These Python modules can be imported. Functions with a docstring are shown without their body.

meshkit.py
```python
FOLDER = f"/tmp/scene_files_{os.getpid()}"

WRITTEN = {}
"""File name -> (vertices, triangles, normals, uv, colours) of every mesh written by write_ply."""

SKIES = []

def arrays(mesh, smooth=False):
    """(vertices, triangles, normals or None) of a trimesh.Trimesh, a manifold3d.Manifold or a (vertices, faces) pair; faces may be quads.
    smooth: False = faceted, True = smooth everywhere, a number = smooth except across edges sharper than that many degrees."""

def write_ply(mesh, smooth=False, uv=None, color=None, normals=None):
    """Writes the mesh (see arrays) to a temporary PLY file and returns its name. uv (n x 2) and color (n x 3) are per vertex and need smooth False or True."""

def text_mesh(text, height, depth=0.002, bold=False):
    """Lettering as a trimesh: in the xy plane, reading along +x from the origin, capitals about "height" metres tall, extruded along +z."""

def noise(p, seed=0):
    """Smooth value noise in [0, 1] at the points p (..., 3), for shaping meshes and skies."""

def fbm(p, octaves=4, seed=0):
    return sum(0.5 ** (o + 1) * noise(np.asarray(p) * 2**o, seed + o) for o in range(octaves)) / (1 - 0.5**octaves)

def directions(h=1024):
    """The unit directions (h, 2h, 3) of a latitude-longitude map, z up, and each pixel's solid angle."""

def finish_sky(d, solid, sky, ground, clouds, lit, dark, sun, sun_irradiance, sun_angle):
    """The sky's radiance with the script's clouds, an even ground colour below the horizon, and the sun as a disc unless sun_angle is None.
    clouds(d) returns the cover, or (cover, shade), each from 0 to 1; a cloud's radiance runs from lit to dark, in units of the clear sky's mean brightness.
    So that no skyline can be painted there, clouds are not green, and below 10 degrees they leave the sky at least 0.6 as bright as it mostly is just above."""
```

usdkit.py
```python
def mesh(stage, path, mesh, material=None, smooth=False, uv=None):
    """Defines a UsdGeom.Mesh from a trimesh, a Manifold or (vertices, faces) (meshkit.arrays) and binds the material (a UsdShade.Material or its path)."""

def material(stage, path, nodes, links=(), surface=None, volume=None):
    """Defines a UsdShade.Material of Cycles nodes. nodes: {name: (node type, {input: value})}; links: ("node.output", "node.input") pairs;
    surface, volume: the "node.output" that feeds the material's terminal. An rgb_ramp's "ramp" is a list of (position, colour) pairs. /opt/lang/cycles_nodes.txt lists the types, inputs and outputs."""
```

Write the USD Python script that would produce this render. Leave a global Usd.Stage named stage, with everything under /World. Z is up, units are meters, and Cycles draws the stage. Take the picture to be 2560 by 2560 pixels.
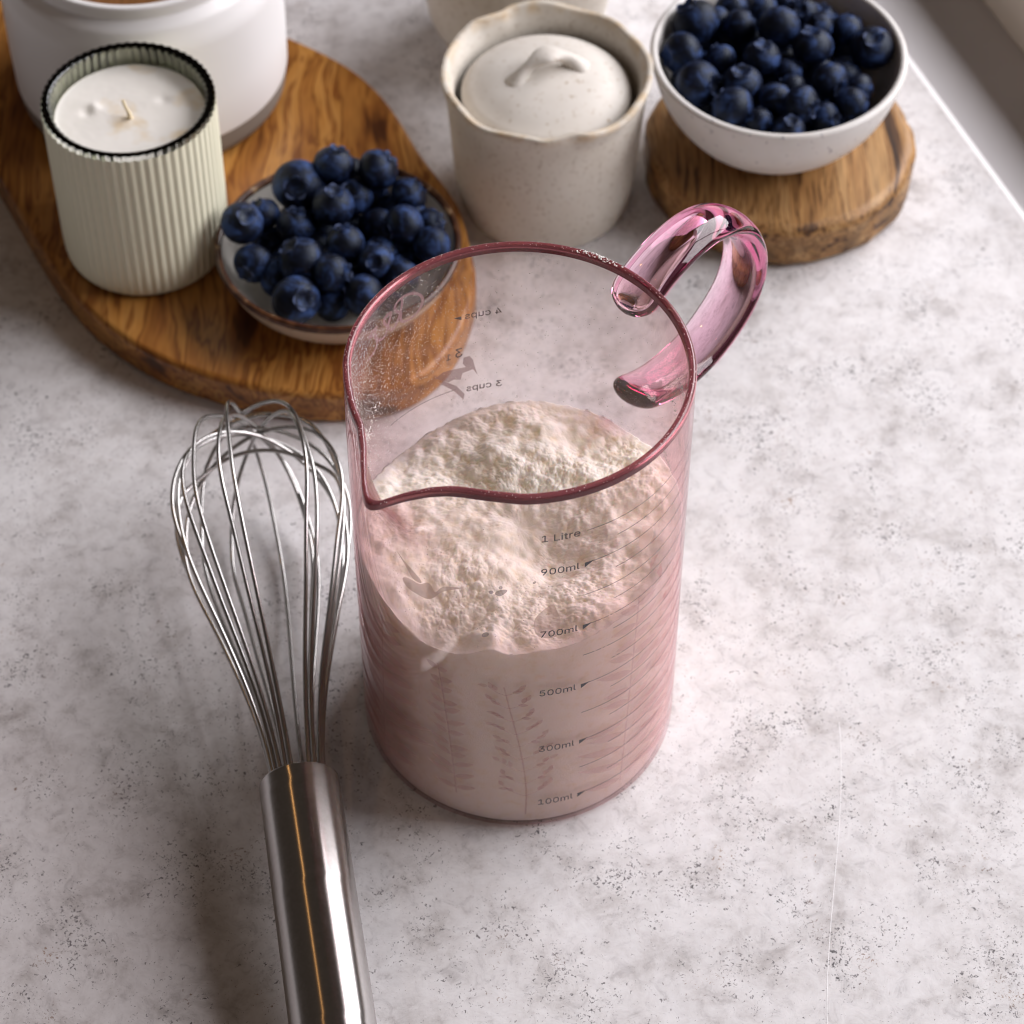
import math
import numpy as np
import trimesh
import manifold3d as m3
from scipy.interpolate import CubicSpline, PchipInterpolator
from scipy.spatial import cKDTree
from shapely.geometry import Polygon
from shapely import affinity
import usdkit
import meshkit
from pxr import Usd, UsdGeom, UsdLux, UsdShade, Gf, Sdf

stage = Usd.Stage.CreateInMemory()
UsdGeom.SetStageUpAxis(stage, 'Z')
UsdGeom.SetStageMetersPerUnit(stage, 1.0)
UsdGeom.Xform.Define(stage, '/World')
UsdGeom.Scope.Define(stage, '/World/Looks')
rng = np.random.default_rng(11)
PI = math.pi

# ------------------------------------------------------------------ camera
PITCH = 0.8674
EYE = np.array([-0.0021, -0.5235, 0.7121])
cam = UsdGeom.Camera.Define(stage, '/World/camera')
cam.CreateProjectionAttr('perspective')
cam.CreateHorizontalApertureAttr(24.0)
cam.CreateVerticalApertureAttr(24.0)
cam.CreateFocalLengthAttr(24.0 * 6750 / 2560)
cam.CreateFStopAttr(11.0)
cam.CreateFocusDistanceAttr(0.78)
cam.CreateClippingRangeAttr((0.02, 100.0))
cam.CreateExposureAttr(0.0)


def frame_op(prim, x, y, z, p):
    m = Gf.Matrix4d(*x, 0, *y, 0, *z, 0, *p, 1)
    UsdGeom.Xformable(prim).AddTransformOp().Set(m)


up = np.array([0, math.sin(PITCH), math.cos(PITCH)])
back = -np.array([0, math.cos(PITCH), -math.sin(PITCH)])
frame_op(cam, (1, 0, 0), [float(v) for v in up], [float(v) for v in back], [float(v) for v in EYE])

# ------------------------------------------------------------------ light
# a tall window stands on the right, its wall running along WT; IN points into the room
WT = np.array([0.360, -0.933, 0.0])
IN = np.array([-0.933, -0.360, 0.0])
WB = np.array([0.1954, 0.3571, 0.0])


def rect_light(name, centre, facing, along, w, h, intensity, color):
    L = UsdLux.RectLight.Define(stage, '/World/' + name)
    L.CreateWidthAttr(w)
    L.CreateHeightAttr(h)
    L.CreateIntensityAttr(intensity)
    L.CreateColorAttr(Gf.Vec3f(*color))
    L.CreateNormalizeAttr(False)
    z = -np.asarray(facing, float) / np.linalg.norm(facing)
    x = np.asarray(along, float)
    x = x - z * (x @ z)
    x /= np.linalg.norm(x)
    y = np.cross(z, x)
    frame_op(L, [float(v) for v in x], [float(v) for v in y], [float(v) for v in z], [float(v) for v in centre])
    return L


KEY = 9.0
for k, s in enumerate((-0.45, 0.57)):
    c = WB + WT * s - IN * 0.95 + np.array([0, 0, 1.02])
    rect_light('window_light' + ('_%03d' % k if k else ''), c, IN, WT, 0.95, 1.24, KEY, (0.985, 0.955, 0.985))
rect_light('room_light', (-0.35, -1.7, 1.45), (0.2, 1.0, -0.75), (1, 0, 0), 2.0, 1.5, 0.24, (1.0, 0.82, 0.70))
# the warm ceiling lamp that glints on the steel and on the handle of the jug
S = UsdLux.SphereLight.Define(stage, '/World/ceiling_lamp')
S.CreateRadiusAttr(0.022)
S.CreateIntensityAttr(150.0)
S.CreateColorAttr(Gf.Vec3f(1.0, 0.50, 0.16))
UsdGeom.Xformable(S).AddTranslateOp().Set((-1.0, 0.91, 1.75))
# the room's dim ambient light
dome = UsdLux.DomeLight.Define(stage, '/World/room_ambient')
dm = usdkit.material(stage, '/World/Looks/room_ambient', {'b': ('background_shader', {'color': (1.0, 0.78, 0.63), 'strength': 0.043})}, surface='b.background')
UsdShade.MaterialBindingAPI.Apply(dome.GetPrim()).Bind(dm)

# ------------------------------------------------------------------ materials
MAT = {}


def mat(name, nodes, links=(), surface='p.BSDF', volume=None):
    MAT[name] = usdkit.material(stage, '/World/Looks/' + name, nodes, links, surface=surface, volume=volume)
    return MAT[name]


def plain(name, color, rough=0.5, **kw):
    return mat(name, {'p': ('principled_bsdf', {'base_color': color, 'roughness': rough, **kw})})


# mottled plaster-look board
mat('mottled_plaster', {
    'g': ('geometry', {}),
    'cl': ('noise_texture', {'scale': 48.0, 'detail': 9.0, 'roughness': 0.72, 'distortion': 0.25}),
    'clr': ('rgb_ramp', {'ramp': [(0.28, (0.44, 0.41, 0.405)), (0.38, (0.60, 0.575, 0.572)), (0.47, (0.725, 0.705, 0.71)), (0.56, (0.78, 0.765, 0.775)), (1.0, (0.80, 0.785, 0.80))]}),
    'c2': ('noise_texture', {'scale': 150.0, 'detail': 6.0, 'roughness': 0.72, 'distortion': 0.8}),
    'c2r': ('rgb_ramp', {'ramp': [(0.30, (0.70, 0.69, 0.69)), (0.45, (0.93, 0.925, 0.925)), (0.6, (1, 1, 1))]}),
    'mx': ('mix_color', {'blend_type': 'multiply', 'fac': 1.0}),
    'msk': ('noise_texture', {'scale': 38.0, 'detail': 3.0, 'roughness': 0.6}),
    'mskr': ('map_range', {'from_min': 0.42, 'from_max': 0.66, 'to_min': 0.0, 'to_max': 1.0, 'clamp': True}),
    'sp': ('noise_texture', {'scale': 820.0, 'detail': 2.5, 'roughness': 0.55, 'distortion': 1.4}),
    'spm': ('math', {'math_type': 'multiply', 'value2': 0.115}),
    'spa': ('math', {'math_type': 'add'}),
    'spr': ('map_range', {'from_min': 0.675, 'from_max': 0.735, 'to_min': 0.0, 'to_max': 1.0, 'clamp': True}),
    'hue': ('noise_texture', {'scale': 60.0, 'detail': 1.0}),
    'huer': ('rgb_ramp', {'ramp': [(0.36, (0.10, 0.095, 0.10)), (0.60, (0.21, 0.195, 0.205)), (0.72, (0.34, 0.23, 0.17))]}),
    'v': ('voronoi_texture', {'scale': 240.0, 'randomness': 1.0}),
    'vn': ('noise_texture', {'scale': 900.0, 'detail': 2.0}),
    'vnm': ('math', {'math_type': 'multiply_add', 'value2': 0.22, 'value3': -0.11}),
    'vad': ('math', {'math_type': 'add'}),
    'vr': ('map_range', {'from_min': 0.045, 'from_max': 0.085, 'to_min': 1.0, 'to_max': 0.0, 'clamp': True}),
    'vmm': ('math', {'math_type': 'multiply'}),
    'mskv': ('map_range', {'from_min': 0.50, 'from_max': 0.60, 'to_min': 0.0, 'to_max': 0.8, 'clamp': True}),
    'mx2': ('mix_color', {'blend_type': 'mix'}),
    'mx3': ('mix_color', {'blend_type': 'mix', 'b': (0.10, 0.095, 0.10)}),
    'bp': ('bump', {'strength': 0.25, 'distance': 0.0004}),
    'p': ('principled_bsdf', {'roughness': 0.48, 'specular_ior_level': 0.35}),
}, [('g.position', 'cl.vector'), ('g.position', 'c2.vector'), ('g.position', 'msk.vector'), ('g.position', 'sp.vector'), ('g.position', 'hue.vector'), ('g.position', 'v.vector'), ('g.position', 'vn.vector'),
    ('cl.fac', 'clr.fac'), ('c2.fac', 'c2r.fac'), ('clr.color', 'mx.a'), ('c2r.color', 'mx.b'),
    ('msk.fac', 'mskr.value'), ('mskr.result', 'spm.value1'), ('spm.value', 'spa.value1'), ('sp.fac', 'spa.value2'), ('spa.value', 'spr.value'),
    ('hue.fac', 'huer.fac'), ('mx.result', 'mx2.a'), ('huer.color', 'mx2.b'), ('spr.result', 'mx2.fac'),
    ('vn.fac', 'vnm.value1'), ('v.distance', 'vad.value1'), ('vnm.value', 'vad.value2'), ('vad.value', 'vr.value'), ('msk.fac', 'mskv.value'),
    ('vr.result', 'vmm.value1'), ('mskv.result', 'vmm.value2'), ('vmm.value', 'mx3.fac'), ('mx2.result', 'mx3.a'), ('mx3.result', 'p.base_color'),
    ('c2.fac', 'bp.height'), ('bp.normal', 'p.normal')])
plain('white_paint', (0.91, 0.90, 0.91), 0.5)
mat('sill_paint', {'g': ('geometry', {}), 'n': ('noise_texture', {'scale': 14.0, 'detail': 4.0}), 'r': ('rgb_ramp', {'ramp': [(0.3, (0.52, 0.50, 0.51)), (0.7, (0.57, 0.55, 0.56))]}), 'p': ('principled_bsdf', {'roughness': 0.5})},
    [('g.position', 'n.vector'), ('n.fac', 'r.fac'), ('r.color', 'p.base_color')])
plain('wall_paint', (0.62, 0.57, 0.50), 0.6)

# glass: pink, tinted in its depth
# the jug's thin wall: clear along the normal, pinker where it is seen edge-on through more glass
mat('wall_glass', {'lw': ('layer_weight', {'blend': 0.5}), 'pw': ('math', {'math_type': 'power', 'value2': 5.0}), 'fr': ('math', {'math_type': 'multiply_add', 'value2': 0.80, 'value3': 0.036}),
                   'p3': ('math', {'math_type': 'power', 'value2': 2.6}), 'tc': ('mix_color', {'blend_type': 'mix', 'a': (0.994, 0.966, 0.964), 'b': (0.78, 0.47, 0.50)}),
                   't': ('transparent_bsdf', {}), 'g': ('glossy_bsdf', {'color': (1, 1, 1), 'roughness': 0.02}), 'm': ('mix_closure', {})},
    [('lw.facing', 'pw.value1'), ('pw.value', 'fr.value1'), ('lw.facing', 'p3.value1'), ('p3.value', 'tc.fac'), ('tc.result', 't.color'), ('fr.value', 'm.fac'), ('t.BSDF', 'm.closure1'), ('g.BSDF', 'm.closure2')], surface='m.closure')
mat('handle_glass', {'p': ('principled_bsdf', {'base_color': (1, 1, 1), 'roughness': 0.0, 'ior': 1.44, 'transmission_weight': 1.0}),
                     'v': ('volume_coefficients', {'scatter_coeffs': (0, 0, 0), 'absorption_coeffs': (8.0, 62.0, 36.0), 'emission_coeffs': (0, 0, 0)})}, surface='p.BSDF', volume='v.volume')
mat('lip_glass', {'p': ('principled_bsdf', {'base_color': (0.40, 0.135, 0.155), 'roughness': 0.12, 'ior': 1.47, 'transmission_weight': 0.75, 'specular_ior_level': 0.5})})
mat('green_glass', {'p': ('principled_bsdf', {'base_color': (1, 1, 1), 'roughness': 0.02, 'ior': 1.5, 'transmission_weight': 1.0}),
                    'v': ('volume_coefficients', {'scatter_coeffs': (0, 0, 0), 'absorption_coeffs': (13.0, 8.0, 16.0), 'emission_coeffs': (0, 0, 0)})}, surface='p.BSDF', volume='v.volume')


def film(name, color, alpha):
    mat(name, {'t': ('transparent_bsdf', {}), 'd': ('principled_bsdf', {'base_color': color, 'roughness': 0.5}), 'm': ('mix_closure', {'fac': alpha})},
        [('t.BSDF', 'm.closure1'), ('d.BSDF', 'm.closure2')], surface='m.closure')


film('peach_print', (0.80, 0.52, 0.45), 0.5)
film('rose_print', (0.50, 0.20, 0.19), 0.34)
film('faint_print', (0.60, 0.30, 0.31), 0.28)
film('grey_print', (0.22, 0.19, 0.22), 0.55)
film('mauve_print', (0.42, 0.30, 0.33), 0.62)
film('script_print', (0.50, 0.36, 0.42), 0.7)
plain('scale_ink', (0.085, 0.082, 0.09), 0.5)
mat('flour', {'g': ('geometry', {}), 'n': ('noise_texture', {'scale': 300.0, 'detail': 5.0, 'roughness': 0.6}), 'r': ('rgb_ramp', {'ramp': [(0.30, (0.88, 0.79, 0.62)), (0.46, (0.93, 0.875, 0.76)), (0.7, (0.94, 0.90, 0.81))]}),
              'n2': ('noise_texture', {'scale': 1600.0, 'detail': 3.0}), 'b': ('bump', {'strength': 0.3, 'distance': 0.0003}), 'p': ('principled_bsdf', {'roughness': 0.95, 'specular_ior_level': 0.1, 'subsurface_method': 'random_walk', 'subsurface_weight': 0.45, 'subsurface_scale': 0.0016, 'subsurface_radius': (1.0, 0.75, 0.5)})},
    [('g.position', 'n.vector'), ('g.position', 'n2.vector'), ('n.fac', 'r.fac'), ('r.color', 'p.base_color'), ('n2.fac', 'b.height'), ('b.normal', 'p.normal')])
plain('flour_specks', (0.86, 0.83, 0.80), 0.95, specular_ior_level=0.1)

# steel
def steel(name, axis, rough, aniso, color=(0.58, 0.56, 0.55)):
    mat(name, {'g': ('geometry', {}), 'cx': ('combine_xyz', {'x': axis[0], 'y': axis[1], 'z': axis[2]}),
               'mp': ('mapping', {'mapping_type': 'point', 'scale': (1.0, 1.0, 1.0)}), 'n': ('noise_texture', {'scale': 170.0, 'detail': 6.0, 'roughness': 0.7}),
               'rr': ('map_range', {'from_min': 0.35, 'from_max': 0.75, 'to_min': rough * 0.97, 'to_max': rough * 1.05, 'clamp': True}),
               'p': ('principled_bsdf', {'metallic': 1.0, 'base_color': color, 'anisotropic': aniso, 'roughness': rough})},
        [('cx.vector', 'p.tangent'), ('g.position', 'mp.vector'), ('mp.vector', 'n.vector'), ('n.fac', 'rr.value'), ('rr.result', 'p.roughness')])


WA = np.array([-0.0677, -0.0490, 0.0236])          # whisk: mouth of the handle
WD = np.array([-0.1650, 0.9852, 0.070])
WD /= np.linalg.norm(WD)
steel('brushed_steel', tuple(WD), 0.26, 0.92)
plain('wire_steel', (0.50, 0.49, 0.48), 0.24, metallic=1.0)

# ceramics
def speckled(name, base, dark, scale, lo, hi, rough, extra=None):
    n = {'g': ('geometry', {}), 'n': ('noise_texture', {'scale': scale, 'detail': 2.0, 'distortion': 0.5}), 'r': ('rgb_ramp', {'ramp': [(lo, base), (hi, dark)]}),
         'c': ('noise_texture', {'scale': 45.0, 'detail': 4.0}), 'cr': ('rgb_ramp', {'ramp': [(0.3, (0.90, 0.88, 0.86)), (0.65, (1, 1, 1))]}), 'm': ('mix_color', {'blend_type': 'multiply', 'fac': 1.0}),
         'b': ('bump', {'strength': 0.25, 'distance': 0.0004}), 'p': ('principled_bsdf', {'roughness': rough, 'specular_ior_level': 0.4})}
    l = [('g.position', 'n.vector'), ('g.position', 'c.vector'), ('n.fac', 'r.fac'), ('c.fac', 'cr.fac'), ('r.color', 'm.a'), ('cr.color', 'm.b'), ('c.fac', 'b.height'), ('b.normal', 'p.normal')]
    if extra:
        n.update(extra[0])
        l += extra[1]
    else:
        l.append(('m.result', 'p.base_color'))
    mat(name, n, l)


# the stoneware pot: tan where the glaze breaks on the lip
POTZ = 0.0620
speckled('stoneware', (0.66, 0.62, 0.555), (0.48, 0.42, 0.35), 620.0, 0.585, 0.70, 0.6, (
    {'s': ('separate_xyz', {}), 'zr': ('map_range', {'from_min': POTZ - 0.0042, 'from_max': POTZ - 0.0008, 'to_min': 0.0, 'to_max': 0.75, 'clamp': True}), 'tn': ('noise_texture', {'scale': 130.0, 'detail': 3.0}),
     'tr': ('map_range', {'from_min': 0.42, 'from_max': 0.62, 'to_min': 0.1, 'to_max': 1.0, 'clamp': True}), 'tm': ('math', {'math_type': 'multiply'}), 'mm': ('mix_color', {'blend_type': 'mix', 'b': (0.55, 0.40, 0.23)})},
    [('g.position', 's.vector'), ('s.z', 'zr.value'), ('g.position', 'tn.vector'), ('tn.fac', 'tr.value'), ('zr.result', 'tm.value1'), ('tr.result', 'tm.value2'), ('tm.value', 'mm.fac'), ('m.result', 'mm.a'), ('mm.result', 'p.base_color')]))
speckled('stoneware_lid', (0.70, 0.665, 0.615), (0.46, 0.38, 0.29), 520.0, 0.62, 0.73, 0.6)
speckled('bowl_glaze', (0.70, 0.68, 0.66), (0.30, 0.29, 0.32), 420.0, 0.67, 0.72, 0.4)
speckled('saucer_glaze', (0.72, 0.70, 0.66), (0.45, 0.40, 0.34), 700.0, 0.66, 0.76, 0.25)
speckled('saucer_clay', (0.50, 0.40, 0.30), (0.36, 0.27, 0.19), 500.0, 0.55, 0.75, 0.5)
mat('saucer_rim', {'g': ('geometry', {}), 'n': ('noise_texture', {'scale': 160.0, 'detail': 3.0}), 'r': ('rgb_ramp', {'ramp': [(0.45, (0.05, 0.018, 0.010)), (0.62, (0.12, 0.05, 0.024)), (0.72, (0.50, 0.34, 0.19))]}), 'p': ('principled_bsdf', {'roughness': 0.22})},
    [('g.position', 'n.vector'), ('n.fac', 'r.fac'), ('r.color', 'p.base_color')])
plain('satin_white', (0.79, 0.775, 0.775), 0.38)
plain('bare_clay', (0.23, 0.195, 0.165), 0.8)
mat('wax', {'g': ('geometry', {}), 'n': ('noise_texture', {'scale': 60.0, 'detail': 3.0}), 'r': ('rgb_ramp', {'ramp': [(0.30, (0.84, 0.81, 0.755)), (0.56, (0.84, 0.81, 0.76)), (0.68, (0.74, 0.62, 0.45))]}), 'p': ('principled_bsdf', {'roughness': 0.42})},
    [('g.position', 'n.vector'), ('n.fac', 'r.fac'), ('r.color', 'p.base_color')])
plain('wax_side', (0.80, 0.775, 0.66), 0.6)
plain('sage_coat', (0.74, 0.72, 0.555), 0.5)
plain('wick', (0.78, 0.66, 0.45), 0.9)

# wood: grain stretched along one direction, bent by slow noise, with dark veins
def wood(name, rot, stretch, scale, dist, ramp, rough=0.4, fine=0.25, bend=0.006, cloud=9.0, bark=0.0):
    mat(name, {
        'sz': ('separate_xyz', {}), 'bz': ('map_range', {'from_min': 0.018, 'from_max': 0.007, 'to_min': 0.0, 'to_max': bark, 'clamp': True}), 'bn': ('noise_texture', {'scale': 110.0, 'detail': 4.0}),
        'br': ('map_range', {'from_min': 0.38, 'from_max': 0.58, 'to_min': 0.0, 'to_max': 1.0, 'clamp': True}), 'bm': ('math', {'math_type': 'multiply'}), 'bx': ('mix_color', {'blend_type': 'mix', 'b': (0.05, 0.025, 0.010)}),
        'g': ('geometry', {}),
        'w': ('noise_texture', {'scale': cloud, 'detail': 2.0, 'roughness': 0.5}),
        'ws': ('vector_math', {'math_type': 'subtract', 'vector2': (0.5, 0.5, 0.5)}),
        'wm': ('vector_math', {'math_type': 'scale', 'scale': bend}),
        'wa': ('vector_math', {'math_type': 'add'}),
        'mp': ('mapping', {'mapping_type': 'point', 'rotation': (0, 0, rot), 'scale': (1.0, stretch, 1.0)}),
        'n': ('noise_texture', {'scale': scale, 'detail': 4.0, 'roughness': 0.55, 'distortion': dist}),
        'r': ('rgb_ramp', {'ramp': ramp}),
        'mf': ('mapping', {'mapping_type': 'point', 'rotation': (0, 0, rot), 'scale': (1.0, 0.05, 1.0)}),
        'f': ('noise_texture', {'scale': 1500.0, 'detail': 3.0}),
        'fr': ('rgb_ramp', {'ramp': [(0.35, (1 - fine, 1 - fine, 1 - fine)), (0.6, (1, 1, 1))]}),
        'm': ('mix_color', {'blend_type': 'multiply', 'fac': 1.0}),
        'b': ('bump', {'strength': 0.2, 'distance': 0.0003}),
        'p': ('principled_bsdf', {'roughness': rough, 'specular_ior_level': 0.4}),
    }, [('g.position', 'w.vector'), ('w.color', 'ws.vector1'), ('ws.vector', 'wm.vector1'), ('g.position', 'wa.vector1'), ('wm.vector', 'wa.vector2'), ('wa.vector', 'mp.vector'), ('mp.vector', 'n.vector'), ('n.fac', 'r.fac'),
        ('g.position', 'mf.vector'), ('mf.vector', 'f.vector'), ('f.fac', 'fr.fac'), ('r.color', 'm.a'), ('fr.color', 'm.b'), ('g.position', 'sz.vector'), ('sz.z', 'bz.value'), ('g.position', 'bn.vector'), ('bn.fac', 'br.value'), ('bz.result', 'bm.value1'), ('br.result', 'bm.value2'), ('bm.value', 'bx.fac'), ('m.result', 'bx.a'), ('bx.result', 'p.base_color'), ('f.fac', 'b.height'), ('b.normal', 'p.normal')])


wood('olive_wood', 0.72, 0.085, 66.0, 0.25, [(0.24, (0.03, 0.008, 0.002)), (0.34, (0.09, 0.026, 0.005)), (0.38, (0.27, 0.095, 0.018)), (0.43, (0.42, 0.175, 0.036)), (0.465, (0.20, 0.062, 0.011)), (0.49, (0.46, 0.20, 0.042)), (0.53, (0.53, 0.25, 0.062)), (0.56, (0.24, 0.08, 0.014)), (0.59, (0.50, 0.23, 0.056)), (0.66, (0.30, 0.105, 0.020)), (0.72, (0.52, 0.255, 0.070))], 0.36, 0.14, 0.036, 10.0, bark=0.3)
wood('tan_wood', 0.05, 0.06, 190.0, 0.2, [(0.27, (0.025, 0.010, 0.004)), (0.37, (0.10, 0.042, 0.012)), (0.42, (0.33, 0.165, 0.055)), (0.49, (0.43, 0.235, 0.085)), (0.53, (0.19, 0.085, 0.024)), (0.57, (0.45, 0.255, 0.10)), (0.66, (0.48, 0.285, 0.12)), (0.73, (0.16, 0.068, 0.020))], 0.5, 0.3, 0.010, 16.0, bark=0.6)
wood('dark_wood', 0.3, 0.15, 120.0, 0.4, [(0.3, (0.10, 0.04, 0.012)), (0.5, (0.22, 0.095, 0.028)), (0.7, (0.15, 0.06, 0.018))], 0.45)

mat('berry_skin', {
    't': ('texture_coordinate', {}), 'o': ('object_info', {}), 'os': ('vector_math', {'math_type': 'scale', 'scale': 17.0}), 'cx': ('combine_xyz', {}), 'ad': ('vector_math', {'math_type': 'add'}),
    'n': ('noise_texture', {'scale': 1.3, 'detail': 5.0, 'roughness': 0.65, 'distortion': 0.6}), 'r': ('rgb_ramp', {'ramp': [(0.36, (0.0022, 0.0026, 0.0060)), (0.50, (0.0036, 0.0062, 0.020)), (0.67, (0.030, 0.062, 0.180))]}),
    'n2': ('noise_texture', {'scale': 16.0, 'detail': 3.0}), 'b': ('bump', {'strength': 0.15, 'distance': 0.02}),
    'rr': ('map_range', {'from_min': 0.35, 'from_max': 0.65, 'to_min': 0.36, 'to_max': 0.62, 'clamp': True}),
    'p': ('principled_bsdf', {'specular_ior_level': 0.30, 'specular_tint': (0.70, 0.82, 1.0)})},
    [('o.random', 'cx.x'), ('o.random', 'cx.y'), ('cx.vector', 'os.vector1'), ('t.object', 'ad.vector1'), ('os.vector', 'ad.vector2'), ('ad.vector', 'n.vector'), ('t.object', 'n2.vector'), ('n.fac', 'r.fac'), ('r.color', 'p.base_color'),
     ('n.fac', 'rr.value'), ('rr.result', 'p.roughness'), ('n2.fac', 'b.height'), ('b.normal', 'p.normal')])
plain('berry_crown', (0.026, 0.045, 0.115), 0.7)

# ------------------------------------------------------------------ helpers
used = {}


def numbered(path):
    k = used.get(path, 0)
    used[path] = k + 1
    return path if k == 0 else '%s_%03d' % (path, k)


def tag(prim, label=None, category=None, group=None, kind=None):
    p = prim.GetPrim() if hasattr(prim, 'GetPrim') else prim
    for k, v in (('label', label), ('category', category), ('group', group), ('kind', kind)):
        if v:
            p.SetCustomDataByKey(k, v)
    return p


def thing(name, label, category, loc=(0, 0, 0), group=None):
    x = UsdGeom.Xform.Define(stage, numbered('/World/' + name))
    x.AddTranslateOp().Set(tuple(float(v) for v in loc))
    tag(x, label, category, group)
    return x


def obj(name, mesh, material, parent=None, smooth=40, loc=None):
    base = str(parent.GetPath()) if parent is not None else '/World'
    if loc is not None:
        mesh = (np.asarray(mesh.vertices) - np.asarray(loc), np.asarray(mesh.faces))
    return usdkit.mesh(stage, numbered(base + '/' + name), mesh, MAT[material], smooth=smooth)


def lathe(profile, n=96, closed=True):
    """profile: (r, z) from the axis at the bottom round to the axis again; r == 0 at both ends makes it closed. Outward on the right of travel."""
    pr = np.asarray(profile, float)
    a = np.arange(n) * 2 * PI / n
    V = np.stack([pr[:, None, 0] * np.cos(a), pr[:, None, 0] * np.sin(a), np.broadcast_to(pr[:, None, 1], (len(pr), n))], -1).reshape(-1, 3)
    F = []
    for i in range(len(pr) - 1):
        for j in range(n):
            q = (i * n + j, i * n + (j + 1) % n, (i + 1) * n + (j + 1) % n, (i + 1) * n + j)
            F += [(q[0], q[1], q[2]), (q[0], q[2], q[3])]
    m = trimesh.Trimesh(V, F, process=False)
    m.merge_vertices()
    m.update_faces(m.nondegenerate_faces())
    return m


def spline(pts, n, closed=False):
    p = np.asarray(pts, float)
    if closed:
        p = np.vstack([p, p[:1]])
    t = np.concatenate([[0], np.cumsum(np.linalg.norm(np.diff(p, axis=0), axis=1))])
    c = CubicSpline(t, p, bc_type='periodic' if closed else 'not-a-knot')
    return c(np.linspace(0, t[-1], n + 1)[:-1] if closed else np.linspace(0, t[-1], n))


def round_profile(pts, r, k=5):
    """Rounds the inner corners of a polyline with radius about r."""
    p = [np.asarray(q, float) for q in pts]
    out = [p[0]]
    for a, b, c in zip(p, p[1:], p[2:]):
        u, v = a - b, c - b
        d = min(r, 0.45 * np.linalg.norm(u), 0.45 * np.linalg.norm(v))
        s, e = b + u / np.linalg.norm(u) * d, b + v / np.linalg.norm(v) * d
        for t in np.linspace(0, 1, k):
            out.append((1 - t) ** 2 * s + 2 * t * (1 - t) * b + t * t * e)
    out.append(p[-1])
    return np.array(out)


def sweep(path, ra, rb=None, sides=12, ref=(0, 0, 1), caps=True, closed=False):
    """Tube with an elliptic section: ra across (along path x ref), rb along the other normal; numbers or arrays."""
    p = np.asarray(path, float)
    n = len(p)
    t = (np.roll(p, -1, 0) - np.roll(p, 1, 0)) if closed else np.gradient(p, axis=0)
    t /= np.linalg.norm(t, axis=1, keepdims=True)
    a = np.cross(t, np.asarray(ref, float))
    a /= np.linalg.norm(a, axis=1, keepdims=True)
    b = np.cross(a, t)
    ra = np.broadcast_to(ra, (n,))
    rb = ra if rb is None else np.broadcast_to(rb, (n,))
    th = np.arange(sides) * 2 * PI / sides
    V = p[:, None] + ra[:, None, None] * np.cos(th)[None, :, None] * a[:, None] + rb[:, None, None] * np.sin(th)[None, :, None] * b[:, None]
    V = V.reshape(-1, 3)
    F = []
    for i in range(n if closed else n - 1):
        for j in range(sides):
            k = (i + 1) % n
            q = (i * sides + j, i * sides + (j + 1) % sides, k * sides + (j + 1) % sides, k * sides + j)
            F += [(q[0], q[1], q[2]), (q[0], q[2], q[3])]
    if caps and not closed:
        V = np.vstack([V, p[0], p[-1]])
        for j in range(sides):
            F += [(len(V) - 2, (j + 1) % sides, j), (len(V) - 1, (n - 1) * sides + j, (n - 1) * sides + (j + 1) % sides)]
    m = trimesh.Trimesh(V, F, process=False)
    if m.volume < 0:
        m.invert()
    return m


def to_manifold(m):
    return m3.Manifold(m3.Mesh(np.asarray(m.vertices, np.float32), np.asarray(m.faces, np.uint32)))


def from_manifold(m):
    q = m.to_mesh()
    return trimesh.Trimesh(q.vert_properties[:, :3], q.tri_verts, process=False)


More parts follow.
